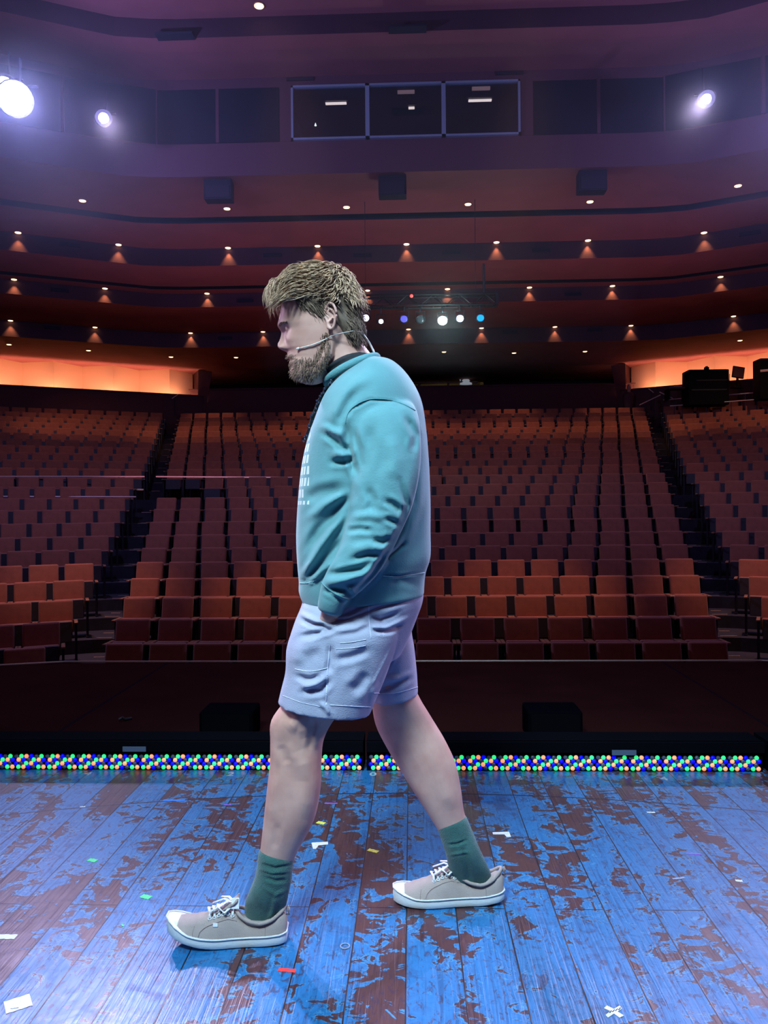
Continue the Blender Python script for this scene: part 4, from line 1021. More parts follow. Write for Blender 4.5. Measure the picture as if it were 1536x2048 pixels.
folds(bme, [([(575, 1462), (600, 1440), (612, 1475)], 14, -.006), ([(560, 1490), (575, 1530)], 10, .004), ([(600, 1500), (625, 1560), (612, 1640)], 22, -.008), ([(548, 1550), (540, 1640)], 12, -.003),
            ([(640, 1440), (636, 1500)], 7, -.005), ([(625, 1445), (618, 1500)], 6, .004), ([(850, 1470), (880, 1560), (905, 1620)], 16, -.006), ([(800, 1490), (850, 1590)], 12, .003), ([(556, 1645), (548, 1700)], 8, .003)], 2.5)
bo = link('person_body', bme, sk, man, smooth=True)

# ---- sweatshirt: one skin out of torso, near sleeve and far sleeve
sw_ = MB()
torso = [(702, 748, 752, 716, .075, YB), (672, 770, 787, 726, .14, YB), (650, 798, 818, 756, .188, YB), (632, 842, 842, 800, .208, YB), (616, 888, 852, 855, .212, YB), (605, 940, 858, 925, .208, YB), (598, 1010, 861, 1000, .205, YB),
         (595, 1070, 861, 1060, .20, YB), (597, 1125, 861, 1112, .198, YB), (600, 1160, 852, 1143, .188, YB), (600, 1182, 849, 1165, .182, YB), (608, 1204, 848, 1188, .178, YB)]
limb(sw_, torso, k=64, n=2.25)
slv = [(735, 798, 800, 790, .045, 2.01), (700, 838, 832, 818, .078, 1.975), (694, 890, 842, 875, .080, 1.955), (701, 945, 840, 940, .074, 1.94), (698, 1005, 826, 1008, .068, 1.93), (690, 1055, 806, 1056, .064, 1.92), (676, 1103, 785, 1100, .060, 1.915), (656, 1138, 757, 1146, .058, 1.92), (644, 1165, 722, 1182, .052, 1.925),
       (640, 1182, 700, 1200, .043, 1.93), (637, 1198, 691, 1212, .040, 1.93), (635, 1212, 685, 1229, .036, 1.935)]
limb(sw_, slv, k=40, n=2.1)
am = MB(); limb(am, slv, k=40, n=2.1)
n0 = len(sw_.v); sw_.v += [tuple(mir(Vector(p))) for p in am.v]; sw_.f += [tuple(n0 + i for i in reversed(f)) for f in am.f]; sw_.m += am.m
sme = remesh(sw_.mesh('sweatshirt'), .0048, 5, .5)
G, RG = 1, -1
folds(sme, [
 ([(692, 845), (694, 880), (703, 925), (712, 950)], 7, .017), ([(700, 850), (716, 900), (714, 955)], 9, .010), ([(650, 865), (672, 882), (698, 905)], 7, .013), ([(640, 850), (668, 866), (690, 868)], 8, -.008),
 ([(662, 905), (690, 912), (703, 905)], 8, -.012), ([(660, 925), (685, 925), (705, 915)], 6, .010), ([(610, 1000), (640, 985), (690, 975)], 12, .010), ([(612, 1040), (650, 1010), (700, 985)], 8, -.010),
 ([(608, 1110), (640, 1055), (680, 1010), (702, 985)], 10, .014), ([(606, 1150), (640, 1095), (690, 1030)], 7, -.016), ([(608, 1165), (650, 1115), (688, 1075)], 8, .012), ([(612, 1170), (645, 1140), (672, 1120)], 6, -.010),
 ([(690, 1062), (720, 1058), (745, 1062)], 6, .008), ([(700, 1035), (740, 1030), (780, 1038)], 8, -.006), ([(735, 975), (745, 1000), (742, 1025)], 9, .008), ([(770, 1000), (790, 1012), (805, 1025)], 7, .012), ([(765, 1035), (790, 1045), (800, 1052)], 6, .010),
 ([(745, 1080), (765, 1085), (785, 1075)], 7, .010), ([(700, 1100), (740, 1092), (775, 1100)], 9, -.007), ([(650, 1165), (690, 1160), (725, 1150), (745, 1135)], 7, -.014), ([(648, 1150), (690, 1142), (725, 1135)], 6, .010), ([(655, 1178), (690, 1182), (705, 1196)], 6, .016),
 ([(643, 1178), (665, 1190), (690, 1205)], 4, .006), ([(700, 1120), (735, 1110), (762, 1112)], 6, .008),
 ([(742, 850), (735, 900), (722, 950)], 12, .007), ([(810, 830), (832, 870), (828, 905)], 8, .012), ([(800, 960), (815, 1010), (800, 1060), (770, 1110), (735, 1160)], 6, .010), ([(845, 930), (838, 1010), (815, 1080)], 8, -.008),
 ([(770, 1120), (795, 1100), (812, 1085)], 5, .012), ([(700, 1195), (745, 1150), (770, 1110)], 6, .012), ([(780, 870), (790, 920), (782, 960)], 16, -.006), ([(740, 745), (690, 790), (655, 850)], 12, -.006), ([(720, 770), (690, 815), (675, 850)], 9, .006),
 ([(690, 842), (705, 818), (740, 799), (790, 803), (828, 820)], 3, .003), ([(765, 1150), (800, 1152), (850, 1144)], 2.5, .006), ([(598, 1160), (620, 1162), (640, 1160)], 2.5, .006), ([(780, 1170), (800, 1160), (840, 1170)], 8, .004)], 2.16)
tm = bpy.data.materials.new('teal_sweatshirt'); tm.use_nodes = True; nt = tm.node_tree; B = nt.nodes['Principled BSDF']; B.inputs['Roughness'].default_value = .9; B.inputs['Sheen Weight'].default_value = .25
tc = nt.nodes.new('ShaderNodeTexCoord'); sp = nt.nodes.new('ShaderNodeSeparateXYZ'); nt.links.new(tc.outputs['Object'], sp.inputs[0])
n1 = nt.nodes.new('ShaderNodeTexNoise'); n1.inputs['Scale'].default_value = 9; n1.inputs['Detail'].default_value = 6; nt.links.new(tc.outputs['Object'], n1.inputs['Vector'])
r1 = nt.nodes.new('ShaderNodeValToRGB'); r1.color_ramp.elements[0].position = .3; r1.color_ramp.elements[0].color = (.10, .27, .30, 1); r1.color_ramp.elements[1].position = .75; r1.color_ramp.elements[1].color = (.14, .35, .385, 1); nt.links.new(n1.outputs['Fac'], r1.inputs[0])
# faded white lettering across the chest: short broken bars
chest_x = at(640, 900, YB).x - LOC[man].x; zc0 = at(600, 1010, YB).z; zc1 = at(600, 832, YB).z
mp = nt.nodes.new('ShaderNodeMapping'); mp.inputs['Scale'].default_value = (0, 1, 1); nt.links.new(tc.outputs['Object'], mp.inputs[0])
cy = nt.nodes.new('ShaderNodeCombineXYZ'); nt.links.new(sp.outputs[1], cy.inputs[0]); nt.links.new(sp.outputs[2], cy.inputs[1])
bk = nt.nodes.new('ShaderNodeTexBrick'); nt.links.new(cy.outputs[0], bk.inputs[0]); bk.inputs['Scale'].default_value = 1; bk.inputs['Brick Width'].default_value = .021; bk.inputs['Row Height'].default_value = .030; bk.inputs['Mortar Size'].default_value = .0045; bk.inputs['Color1'].default_value = (1, 1, 1, 1); bk.inputs['Color2'].default_value = (.0, .0, .0, 1); bk.inputs['Mortar'].default_value = (0, 0, 0, 1); bk.inputs['Bias'].default_value = -.35
mask = mth(nt, 'GREATER_THAN', bk.outputs['Color'], .5)
mask = mth(nt, 'MULTIPLY', mask, mth(nt, 'LESS_THAN', sp.outputs[0], chest_x - .012))
mask = mth(nt, 'MULTIPLY', mask, mth(nt, 'GREATER_THAN', sp.outputs[2], zc0)); mask = mth(nt, 'MULTIPLY', mask, mth(nt, 'LESS_THAN', sp.outputs[2], zc1))
mask = mth(nt, 'MULTIPLY', mask, mth(nt, 'LESS_THAN', mth(nt, 'ABSOLUTE', sp.outputs[1]), .15))
mx = nt.nodes.new('ShaderNodeMix'); mx.data_type = 'RGBA'; nt.links.new(mth(nt, 'MULTIPLY', mask, .8), mx.inputs[0]); nt.links.new(r1.outputs[0], mx.inputs[6]); mx.inputs[7].default_value = (.75, .82, .85, 1); nt.links.new(mx.outputs[2], B.inputs['Base Color'])
n2 = nt.nodes.new('ShaderNodeTexNoise'); n2.inputs['Scale'].default_value = 260; nt.links.new(tc.outputs['Object'], n2.inputs['Vector']); bp = nt.nodes.new('ShaderNodeBump'); bp.inputs['Strength'].default_value = .2; bp.inputs['Distance'].default_value = .003; nt.links.new(n2.outputs['Fac'], bp.inputs['Height']); nt.links.new(bp.outputs[0], B.inputs['Normal'])
swo = link('sweatshirt', sme, tm, man, smooth=True)
M['teal_rib'] = mat('teal_rib', (.12, .31, .34), .9, bump=(300, .3))
# stitched seams lying on the surface, found by casting from the camera side
from mathutils.bvhtree import BVHTree
def surf_pts(me, pts, n, lift=.001, bvh=None):
    """points on the near surface of mesh me (world coordinates) along a px polyline"""
    out = []
    tot = len(pts) - 1
    for k_ in range(n + 1):
        t = k_ / n * tot; i = min(int(t), tot - 1); f = t - i
        q = [pts[max(0, i-1)], pts[i], pts[i+1], pts[min(tot, i+2)]]
        x, y = (cr_(q[0][j], q[1][j], q[2][j], q[3][j], f) for j in (0, 1))
        d = ray(x, y).normalized(); h = bvh.ray_cast(CAM, d, 6)
        if h[0] is not None: out.append(h[0] + h[1] * lift)
    return out
def bvh_of(me, parent):
    off = LOC[parent]; return BVHTree.FromPolygons([tuple(v.co + off) for v in me.vertices], [tuple(p.vertices) for p in me.polygons])
bs = bvh_of(sme, man)
def seam(bvh, pts, name, m_, r=.0011, n=40, lift=.0006, parent=None):
    q = surf_pts(None, pts, n, lift, bvh)
    if len(q) > 2:
        s_ = MB(); s_.tube(q, r, 6); s_.build(name, m_, parent)
seam(bs, [(691, 846), (697, 825), (715, 808), (742, 798), (775, 799), (805, 808), (830, 821)], 'shoulder_seam', M['teal_rib'], .0014, parent=swo)
seam(bs, [(766, 1152), (800, 1153), (849, 1145)], 'hem_seam', mat('pale_stitch', (.45, .7, .75)), .0011, parent=swo)
seam(bs, [(600, 1166), (615, 1166), (632, 1160)], 'hem_seam', mat('pale_stitch', (.45, .7, .75)), .0010, parent=swo)
seam(bs, [(643, 1163), (650, 1172), (668, 1186), (690, 1196), (704, 1199)], 'cuff_seam', M['teal_rib'], .0016, parent=swo)

# ---- black crew neck shirt showing at the collar
cn = MB()
limb(cn, [(652, 745, 733, 704, .066, YB), (655, 760, 745, 712, .078, YB), (660, 785, 760, 728, .10, YB), (664, 800, 780, 750, .12, YB)], k=40, sub=4)
cn.tube([((at(692, 731, YB)).x + .058*math.cos(a)*1.0, YB + .070*math.sin(a), at(692, 728, YB).z + .022*math.cos(a)) for a in [2*PI*k/40 for k in range(40)]], .0062, 10, closed=True)
cme = remesh(cn.mesh('undershirt'), .004, 2); link('undershirt', cme, mat('black_cotton', (.012, .014, .02), .85), man, smooth=True)
# teal collar rib
cr2 = MB(); cr2.tube([((at(704, 748, YB)).x + .072*math.cos(a), YB + .086*math.sin(a), at(704, 741, YB).z + .034*math.cos(a)) for a in [2*PI*k/44 for k in range(44)]], .0085, 10, flat=1.3, closed=True)
cr2.build('collar', M['teal_rib'], swo, smooth=True)
# dark beaded lanyard down the chest
ln_ = MB(); lp = [(668, 762, -.075), (655, 778, -.06), (642, 800, -.045), (632, 825, -.03), (622, 855, -.02), (614, 880, -.01)]
pts = [at(x, y, YB + yo) + Vector((-.004, 0, .0)) for x, y, yo in lp]
ln_.tube(pts, .006, 8, flat=.5); lo_ = ln_.build('lanyard', M['black'], man, smooth=True)
bd = MB()
for k_ in range(34):
    t = k_ / 33 * (len(pts) - 1); i = min(int(t), len(pts) - 2); q = pts[i].lerp(pts[i+1], t - i) + Vector((R.uniform(-.006, .003), R.uniform(-.009, .002), R.uniform(-.004, .004))); bd.ball(q, R.uniform(.0022, .0038), 6, 5)
bd.build('bead', mat('glossy_bead', (.03, .04, .08), .08, spec=1, coat=1), lo_)

# ---- shorts
sh = MB()
limb(sh, [(612, 1170, 846, 1170, .165, YB), (606, 1205, 846, 1200, .172, YB), (590, 1245, 834, 1235, .172, YB), (578, 1290, 818, 1275, .165, YB), (585, 1325, 800, 1310, .15, YB)], k=56, n=2.2)
limb(sh, [(608, 1205, 800, 1225, .10, YN+.02), (588, 1252, 800, 1262, .112, YN), (574, 1295, 789, 1303, .114, YN), (572, 1340, 772, 1352, .115, YN), (563, 1378, 754, 1395, .114, YN), (557, 1403, 740, 1428, .112, YN)], k=48, n=2.1, cap=False)
limb(sh, [(700, 1205, 846, 1200, .09, YF-.04), (715, 1265, 824, 1250, .10, YF-.02), (728, 1310, 829, 1298, .102, YF-.01), (738, 1360, 834, 1348, .10, YF), (744, 1399, 836, 1386, .098, YF)], k=48, n=2.1, cap=False)
hme = remesh(sh.mesh('shorts'), .0046, 4, .5)
folds(hme, [
 ([(660, 1245), (700, 1240), (760, 1215), (820, 1200)], 5, .010), ([(680, 1235), (740, 1205), (780, 1195)], 5, .008), ([(665, 1262), (710, 1255), (740, 1240)], 7, -.008), ([(600, 1240), (625, 1250), (655, 1252)], 5, .012),
 ([(595, 1225), (620, 1235), (648, 1248)], 5, -.008), ([(600, 1275), (630, 1268), (660, 1258)], 6, .010), ([(640, 1250), (655, 1262), (665, 1258)], 5, .012), ([(738, 1232), (760, 1240), (800, 1225)], 5, .009), ([(740, 1252), (770, 1255), (820, 1235)], 5, -.009),
 ([(745, 1262), (780, 1262), (805, 1250)], 5, .008), ([(590, 1352), (620, 1360), (650, 1352)], 6, .009), ([(600, 1375), (630, 1365), (655, 1350)], 7, -.010), ([(605, 1385), (640, 1382), (660, 1360)], 7, .010), ([(670, 1320), (700, 1315), (740, 1300)], 8, .007),
 ([(700, 1385), (720, 1370), (735, 1345)], 12, .010), ([(660, 1290), (662, 1320), (656, 1350)], 8, .008), ([(640, 1280), (600, 1300), (590, 1330)], 14, -.008), ([(762, 1380), (790, 1372), (825, 1350)], 7, .012), ([(770, 1355), (800, 1358), (828, 1345)], 6, -.008),
 ([(640, 1405), (652, 1415), (660, 1430)], 5, -.008), ([(752, 1375), (765, 1350), (795, 1290)], 5, .016), ([(740, 1430), (748, 1385), (775, 1330), (805, 1270)], 6, -.006)], 2.3)
shm = mat('pale_grey_twill', (.38, .40, .54), .85, vary=(8, .08), bump=(320, .2), sheen=.1)
sho = link('shorts', hme, shm, man, smooth=True)
bh = bvh_of(hme, man); st = mat('shorts_stitch', (.62, .66, .85), .8)
for q, r_ in (([(590, 1338), (620, 1343), (655, 1336)], .0011), ([(680, 1286), (705, 1284), (732, 1279)], .0011), ([(672, 1298), (705, 1296), (731, 1291)], .0009), ([(566, 1391), (600, 1404), (640, 1413)], .0008), ([(660, 1410), (700, 1412), (741, 1414)], .0010),
              ([(660, 1290), (655, 1340), (652, 1410)], .0012), ([(738, 1205), (738, 1240), (742, 1275)], .0009), ([(748, 1386), (790, 1386), (835, 1374)], .0009), ([(668, 1252), (700, 1240), (745, 1222), (790, 1200)], .0013)):
    seam(bh, q, 'stitching', st, r_, parent=sho)
# ---- socks
sm_ = mat('dark_green_sock', (.032, .115, .105), .95, bump=(380, .5), vary=(25, .2), sheen=.3)
for nm_, secs, fl_ in (('near', [(517, 1703, 588, 1716, .043, YN), (515, 1725, 586, 1732, .043, YN), (510, 1752, 583, 1760, .0425, YN), (500, 1778, 577, 1790, .040, YN), (491, 1802, 571, 1818, .033, YN+.008), (489, 1830, 566, 1838, .028, YN+.014), (488, 1850, 562, 1855, .025, YN+.018)],
                    [([(520, 1728), (550, 1736), (584, 1730)], 3, .004), ([(518, 1737), (545, 1745), (580, 1742)], 3, -.004), ([(528, 1755), (550, 1762), (575, 1760)], 4, .004), ([(530, 1775), (550, 1790), (572, 1780)], 4, -.003), ([(552, 1790), (548, 1815), (538, 1845)], 5, -.004)]),
                   ('far', [(873, 1652, 933, 1634, .041, YF), (881, 1676, 945, 1662, .041, YF), (891, 1706, 960, 1698, .041, YF), (896, 1733, 975, 1730, .035, YF+.012), (899, 1752, 982, 1748, .029, YF+.022), (903, 1770, 980, 1768, .025, YF+.03)],
                    [([(894, 1690), (915, 1688), (935, 1680)], 3, .004), ([(898, 1710), (920, 1706), (940, 1704)], 3, -.003), ([(925, 1695), (935, 1735), (940, 1770)], 6, .005)])):
    mb = MB(); limb(mb, secs, k=36, sub=6); me = remesh(mb.mesh('sock'), .0032, 2); folds(me, fl_, 2.4); link('sock', me, sm_, man, smooth=True)

# ---- shoes, built in their own frame: u from heel (0) to toe (L), v across, z up; then placed
canvas = mat('beige_canvas', (.40, .315, .29), .9, bump=(500, .3), vary=(30, .06)); rub = mat('white_rubber', (.72, .74, .76), .45, bump=(160, .1)); lacem = mat('white_lace', (.80, .80, .84), .8); stm = mat('beige_stitch', (.30, .23, .22), .8)
def shoe(heel_px, toe_px, zlift, pitch_fn, tab):
    hp, tp = onz(*heel_px, 0), onz(*toe_px, 0)
    ax = (tp - hp); L = ax.length; ax.normalize(); vy = Vector((ax.y, -ax.x, 0))
    if vy.y > 0: vy = -vy           # vy points to the camera side (near side)
    def P(u, v, z):
        zz = z + pitch_fn(u); return hp + ax * (u * L) + vy * v + Vector((0, 0, zz))
    wid = [(0, .018), (.02, .027), (.06, .034), (.15, .038), (.3, .038), (.45, .042), (.6, .049), (.72, .052), (.83, .048), (.91, .038), (.965, .024), (1.0, .008)]
    def wf(u):
        for (a, x), (b, y) in zip(wid, wid[1:]):
            if a <= u <= b:
                t = (u-a)/(b-a); t = t*t*(3-2*t) if 0 else t; return x + (y-x)*t
        return .008
    us = [0, .004, .012, .03, .06, .1, .15, .2, .25, .3, .35, .4, .45, .5, .55, .6, .65, .7, .75, .8, .84, .88, .91, .94, .965, .985, 1.0]
    root = empty('shoe', hp.lerp(tp, .5)); root.parent = man; root.location = hp.lerp(tp, .5) - LOC[man]; 
    # sole: side wall slightly proud, rounded edges
    def sole(z0, z1, grow, name, m_):
        mb = MB(); rs = []
        for u in us:
            w_ = wf(u) + grow; ring = []
            for (a, b) in ((-1, 0), (-1, .5), (-1, 1), (-.5, 1), (0, 1), (.5, 1), (1, 1), (1, .5), (1, 0), (.5, 0), (0, 0), (-.5, 0)):
                e = .94 if (abs(a) == 1 and b in (0, 1)) else 1.0
                zt_ = z1 + (.012 * max(0, (u - .80) / .2) if b == 1 else 0)
                ring.append(P(u * (1 + .0) , a * w_ * e - .0, z0 + (zt_ - z0) * b))
            rs.append(ring)
        mb.rings(rs); o = mb.build(name, m_, root); 
        md = o.modifiers.new('b', 'BEVEL'); md.width = .0025; md.segments = 2; md.limit_method = 'ANGLE'
        o.data.polygons.foreach_set('use_smooth', [True] * len(o.data.polygons)); return o
    sole(0.0, .026, .003, 'sole', rub)
    # upper rim strip of rubber
    rimp = [P(u, wf(u) + .0035, .026 + .012 * max(0, (u-.8)/.2)) for u in us] + [P(u, -wf(u) - .0035, .026 + .012 * max(0, (u-.8)/.2)) for u in reversed(us)]
    mb = MB(); mb.tube(rimp, .0022, 6, closed=True); mb.build('foxing_strip', rub, root, smooth=True)
    # upper
    top = [(0, .058), (.02, .070), (.06, .073), (.12, .066), (.2, .056), (.3, .054), (.38, .062), (.44, .078), (.5, .086), (.56, .082), (.64, .072), (.72, .062), (.80, .053), (.87, .044), (.93, .036), (.97, .030), (1.0, .024)]
    def tf(u):
        for (a, x), (b, y) in zip(top, top[1:]):
            if a <= u <= b: t = (u-a)/(b-a); t = t*t*(3-2*t); return x + (y-x)*t
        return .024
    mb = MB(); rs = []
    uu = [0.0, .006, .02, .04] + [.06 + .02*k_ for k_ in range(45)] + [.97, .985, .995]
    for u in uu:
        w_ = wf(u) - .0005; h = tf(u); ring = []
        nx = 2.9 if u < .4 else 2.9 - .7 * min(1, (u-.4)/.2)
        for j in range(28):
            a = PI * j/27; ca, sa = math.cos(a), math.sin(a)
            # sides lean in towards the top
            k_ = math.copysign(abs(ca) ** (2/nx), ca); z_ = .018 + (h - .018) * abs(sa) ** (2/nx)
            lean = 1 - .22 * ((z_ - .018) / .07) * (1 if u < .85 else .4)
            ring.append(P(.004 + u * .985, k_ * w_ * lean, z_))
        rs.append(ring)
    mb.rings(rs, closed=True, caps=True); up = mb.build('upper', canvas, root, smooth=True)
    # padded collar tube round the ankle opening
    cp = []
    for k_ in range(40):
        a = 2*PI*k_/40; u = .225 - .205 * math.cos(a); v = .034 * math.sin(a) * (1 if u > .1 else .9)
        z_ = .052 + .024 * abs(math.cos(a)) ** 2.2 + (.006 if math.cos(a) > 0 else .008)
        cp.append(P(u, v, z_))
    mb = MB(); mb.tube(cp, .0048, 10, closed=True); mb.build('padded_collar', canvas, root, smooth=True)
    # toe bumper cap
    mb = MB(); rs = []
    for u in (.900, .905, .93, .955, .975, .99, 1.0, 1.004):
        w_ = wf(min(u, 1.0)) + .0018; h = (tf(min(u, 1.0)) + .0022) if u < 1.003 else .02; ring = []
        for j in range(20):
            a = PI*j/19; ca, sa = math.cos(a), math.sin(a); ring.append(P(u, math.copysign(abs(ca) ** .85, ca) * w_, .012 + (h - .012) * abs(sa) ** .85))
        rs.append(ring)
    mb.rings(rs); mb.build('toe_cap', rub, root, smooth=True)
    # tongue with label, lace stay, eyelets, laces
    mb = MB(); rs = []
    for u, z_, w_ in ((.62, .076, .018), (.55, .090, .020), (.48, .100, .022), (.43, .110, .024), (.405, .118, .022), (.400, .120, .015)):
        rs.append([P(u + (.012 if b else 0), a * w_, z_ - .006*abs(a)) for a, b in ((-1, 0), (-.5, 0), (0, 0), (.5, 0), (1, 0), (1, 1), (.5, 1), (0, 1), (-.5, 1), (-1, 1))])
    mb.rings(rs); mb.build('tongue', canvas, root, smooth=True)
    def side_pt(u, f, lift=.0015):   # point on the near/far side of the upper; f in [-1,1] angle fraction from the top centre
        w_ = wf(u) - .0005; h = tf(u); nx = 2.9 if u < .4 else 2.9 - .7 * min(1, (u-.4)/.2); a = PI/2 - f * PI/2
        ca, sa = math.cos(a), math.sin(a); k_ = math.copysign(abs(ca) ** (2/nx), ca); z_ = .018 + (h-.018) * abs(sa) ** (2/nx)
        lean = 1 - .22 * ((z_-.018)/.07) * (1 if u < .85 else .4); return P(.004 + u*.985, k_ * w_ * lean * (1 + lift/.04), z_ + lift)
    for s_ in (1, -1):
        mb = MB(); mb.tube([side_pt(u, s_ * f, .0008) for u, f in ((.41, .44), (.48, .50), (.56, .53), (.64, .56), (.68, .62), (.71, .72), (.72, .86))], .0010, 5); mb.build('lace_stay_seam', stm, up)
        eye = MB(); lc = []
        for k_ in range(6):
            u = .45 + .038 * k_; c = side_pt(u, s_ * .33, .0012); nrm = (side_pt(u, s_*.33, .01) - side_pt(u, s_*.33, 0)).normalized(); q = nrm.to_track_quat('Z', 'X').to_matrix()
            eye.tube([c + q @ Vector((.0042*math.cos(b), .0042*math.sin(b), 0)) for b in [2*PI*j/14 for j in range(14)]], .0013, 6, closed=True); lc.append(c)
        eye.build('eyelet', rub, up)
    la = MB()
    for k_ in range(6):
        u = .45 + .038 * k_
        for s_ in (1, -1):
            a_ = side_pt(u, s_ * .33, .001); b_ = side_pt(u, s_ * .16, .006); c_ = P(u + .018, 0, tf(u) + .012); la.tube([a_, a_.lerp(b_, .5) + Vector((0, 0, .002)), b_, c_], .0036, 8, flat=.45)
    # bow: two loops and two ends
    kc = P(.44, 0, tf(.44) + .020)
    for s_ in (1, -1):
        la.tube([kc, kc + vy*s_*.012 + ax*.016*L/.3 + Vector((0, 0, .010)), kc + vy*s_*.028 + ax*.038 + Vector((0, 0, .003)), kc + vy*s_*.033 + ax*.022 + Vector((0, 0, -.010)), kc + vy*s_*.014 + ax*.004 + Vector((0, 0, -.002))], .0042, 8, flat=.5)
        la.tube([kc, kc + vy*s_*.014 + ax*.03 + Vector((0, 0, .004)), kc + vy*s_*.025 + ax*.062 + Vector((0, 0, -.012))], .0040, 8, flat=.5)
    la.ball(kc, .0065, 12, 8); la.build('laces', lacem, root, smooth=True)
    mb = MB(); mb.tube([P(-.004, 0, .060), P(-.008, 0, .072), P(-.002, 0, .080), P(.010, 0, .076)], .003, 8, flat=2.0); mb.build('heel_tab', canvas, root, smooth=True)
    mb = MB(); mb.tube([side_pt(.18, .35, .0006), side_pt(.17, .7, .0006), side_pt(.17, .98, .0006)], .0009, 5); mb.tube([side_pt(.76, .5, .0006), side_pt(.77, .75, .0006), side_pt(.77, .98, .0006)], .0009, 5); mb.build('panel_seam', stm, up)
    if tab:
        c = side_pt(.585, .60, .0016); mb = MB(); mb.box(c, (.0062, .0015, .0045), rz=math.atan2(ax.y, ax.x), rx=.25, bev=.0006); mb.build('side_label', lacem, up)
        c = P(.425, .016, .104); mb = MB(); mb.box(c, (.010, .0018, .013), rz=math.atan2(ax.y, ax.x), rx=.35, bev=.001); mb.build('tongue_label', lacem, up)
    return root
def spring(toe, start=.62, heel=0.0, base=0.0):
    def f(u):
        z_ = base
        if u > start: z_ += toe * ((u - start) / (1 - start)) ** 1.8
        if u < .25: z_ += heel * ((.25 - u) / .25) ** 1.5
        return z_
    return f
shoe((575, 1879), (336, 1884), 0, spring(.034, .52, .004, .003), True)
shoe((1007, 1801), (787, 1803), 0, spring(.006, .7, .012, .003), False)

# ---- hair: scalp cap and flowing locks
hm = bpy.data.materials.new('dark_blond_hair'); hm.use_nodes = True; nt = hm.node_tree; B = nt.nodes['Principled BSDF']; B.inputs['Roughness'].default_value = .55; B.inputs['Sheen Weight'].default_value = .15
tc = nt.nodes.new('ShaderNodeTexCoord'); n1 = nt.nodes.new('ShaderNodeTexNoise'); n1.inputs['Scale'].default_value = 60; n1.inputs['Detail'].default_value = 3; nt.links.new(tc.outputs['Object'], n1.inputs['Vector'])
r1 = nt.nodes.new('ShaderNodeValToRGB'); r1.color_ramp.elements[0].position = .3; r1.color_ramp.elements[0].color = (.26, .155, .09, 1); r1.color_ramp.elements[1].position = .7; r1.color_ramp.elements[1].color = (.72, .48, .29, 1); nt.links.new(n1.outputs['Fac'], r1.inputs[0]); nt.links.new(r1.outputs[0], B.inputs['Base Color'])
hmd = mat('dark_short_hair', (.17, .115, .08), .7, vary=(60, .3))
cap = MB(); rs = []
hc = [(535, 628, 660, .020), (540, 606, 678, .045), (548, 590, 692, .060), (560, 578, 703, .073), (575, 571, 711, .080), (592, 572, 717, .084), (605, 583, 720, .086), (620, 592, 722, .083), (635, 604, 723, .080), (648, 640, 724, .078), (660, 672, 725, .075), (672, 684, 725, .071), (684, 690, 724, .064), (694, 702, 720, .045)]
S2 = []
for i in range(len(hc) - 1):
    q = [hc[max(0, i-1)], hc[i], hc[i+1], hc[min(len(hc)-1, i+2)]]
    for k_ in range(3): S2.append(tuple(cr_(q[0][j], q[1][j], q[2][j], q[3][j], k_/3) for j in range(4)))
S2.append(hc[-1])
for (y, Fp, Bp, b_) in S2:
    ring = []; nn = 2.0 if y < 590 else 3.6
    for j in range(60):
        a = 2*PI*j/60; ca, sa = math.cos(a), math.sin(a)
        nq = nn if ca > 0 else 2.1
        ring.append(at((Fp+Bp)/2 - (Bp-Fp)/2 * math.copysign(abs(ca) ** (2/nq), ca), y, YB) + Vector((0, b_ * math.copysign(abs(sa) ** (2/nq), sa), 0)))
    rs.append(ring)
cap.rings(rs)
cpm = remesh(cap.mesh('hair'), .004, 3)
hair = link('hair', cpm, hmd, man, smooth=True)
bc = bvh_of(cpm, man)
HC = at(645, 615, YB)
def lock(mb, p0, dirs, L_, r_, curl, ph, lift, steps=9, stick=True):
    p = Vector(p0); pts = [p.copy()]; rr = []
    for i in range(steps):
        t = (i + 1) / steps; d = dirs(p, t); d = d + Vector((math.sin(ph + t*5), math.cos(ph*1.7 + t*4), math.sin(ph*2.3 + t*6))) * curl
        p = p + d.normalized() * (L_ / steps)
        if stick:
            nl = bc.find_nearest(p)
            if nl[0] is not None:
                out = (p - nl[0]).dot(nl[1]); tgt = lift * (.35 + .65*math.sin(PI * min(1, t*.9)))
                if out < tgt: p = nl[0] + nl[1] * tgt
        pts.append(p.copy())
    rr = [r_ * (.55 + .45*math.sin(PI * min(1, .25 + i/steps*.75))) * (1 - (i/steps)**3 * .85) for i in range(steps + 1)]
    mb.tube(pts, rr, 5, flat=.55)
topm, sidem = MB(), MB()
polys = cpm.polygons; off = LOC[man]
tops, sides = [], []
for pl in polys:
    c = pl.center + off; px, py = proj(c)
    if py < 592 or (py < 600 and px > 640): tops.append((c, px, py))
    elif px > 590 and not (646 < px < 690 and py > 606): sides.append((c, px, py))
for k_ in range(1500):
    c, px, py = R.choice(tops)
    sgn = 1 if c.y > YB else -1
    def dr_(p, t, px=px, sgn=sgn, c=c):
        x, _ = proj(p); fwd = Vector((-1, 0, .10)); 
        g = max(0.0, min(1.0, (px - 650) / 50)); bk_ = Vector((.55, sgn*.25, -.8))
        dn = max(0.0, (596 - x) / 60.0); return (fwd + Vector((0, sgn * .30, -.30)) * (.6 + t) + Vector((0, 0, -1.1)) * dn) * (1 - g) + bk_ * g
    lock(topm, c, dr_, R.uniform(.05, .085) * (1 if px < 630 else (.34 if py > 572 and px < 695 else .6)), R.uniform(.0014, .0028), .32, R.uniform(0, 6), R.uniform(.004, .013))
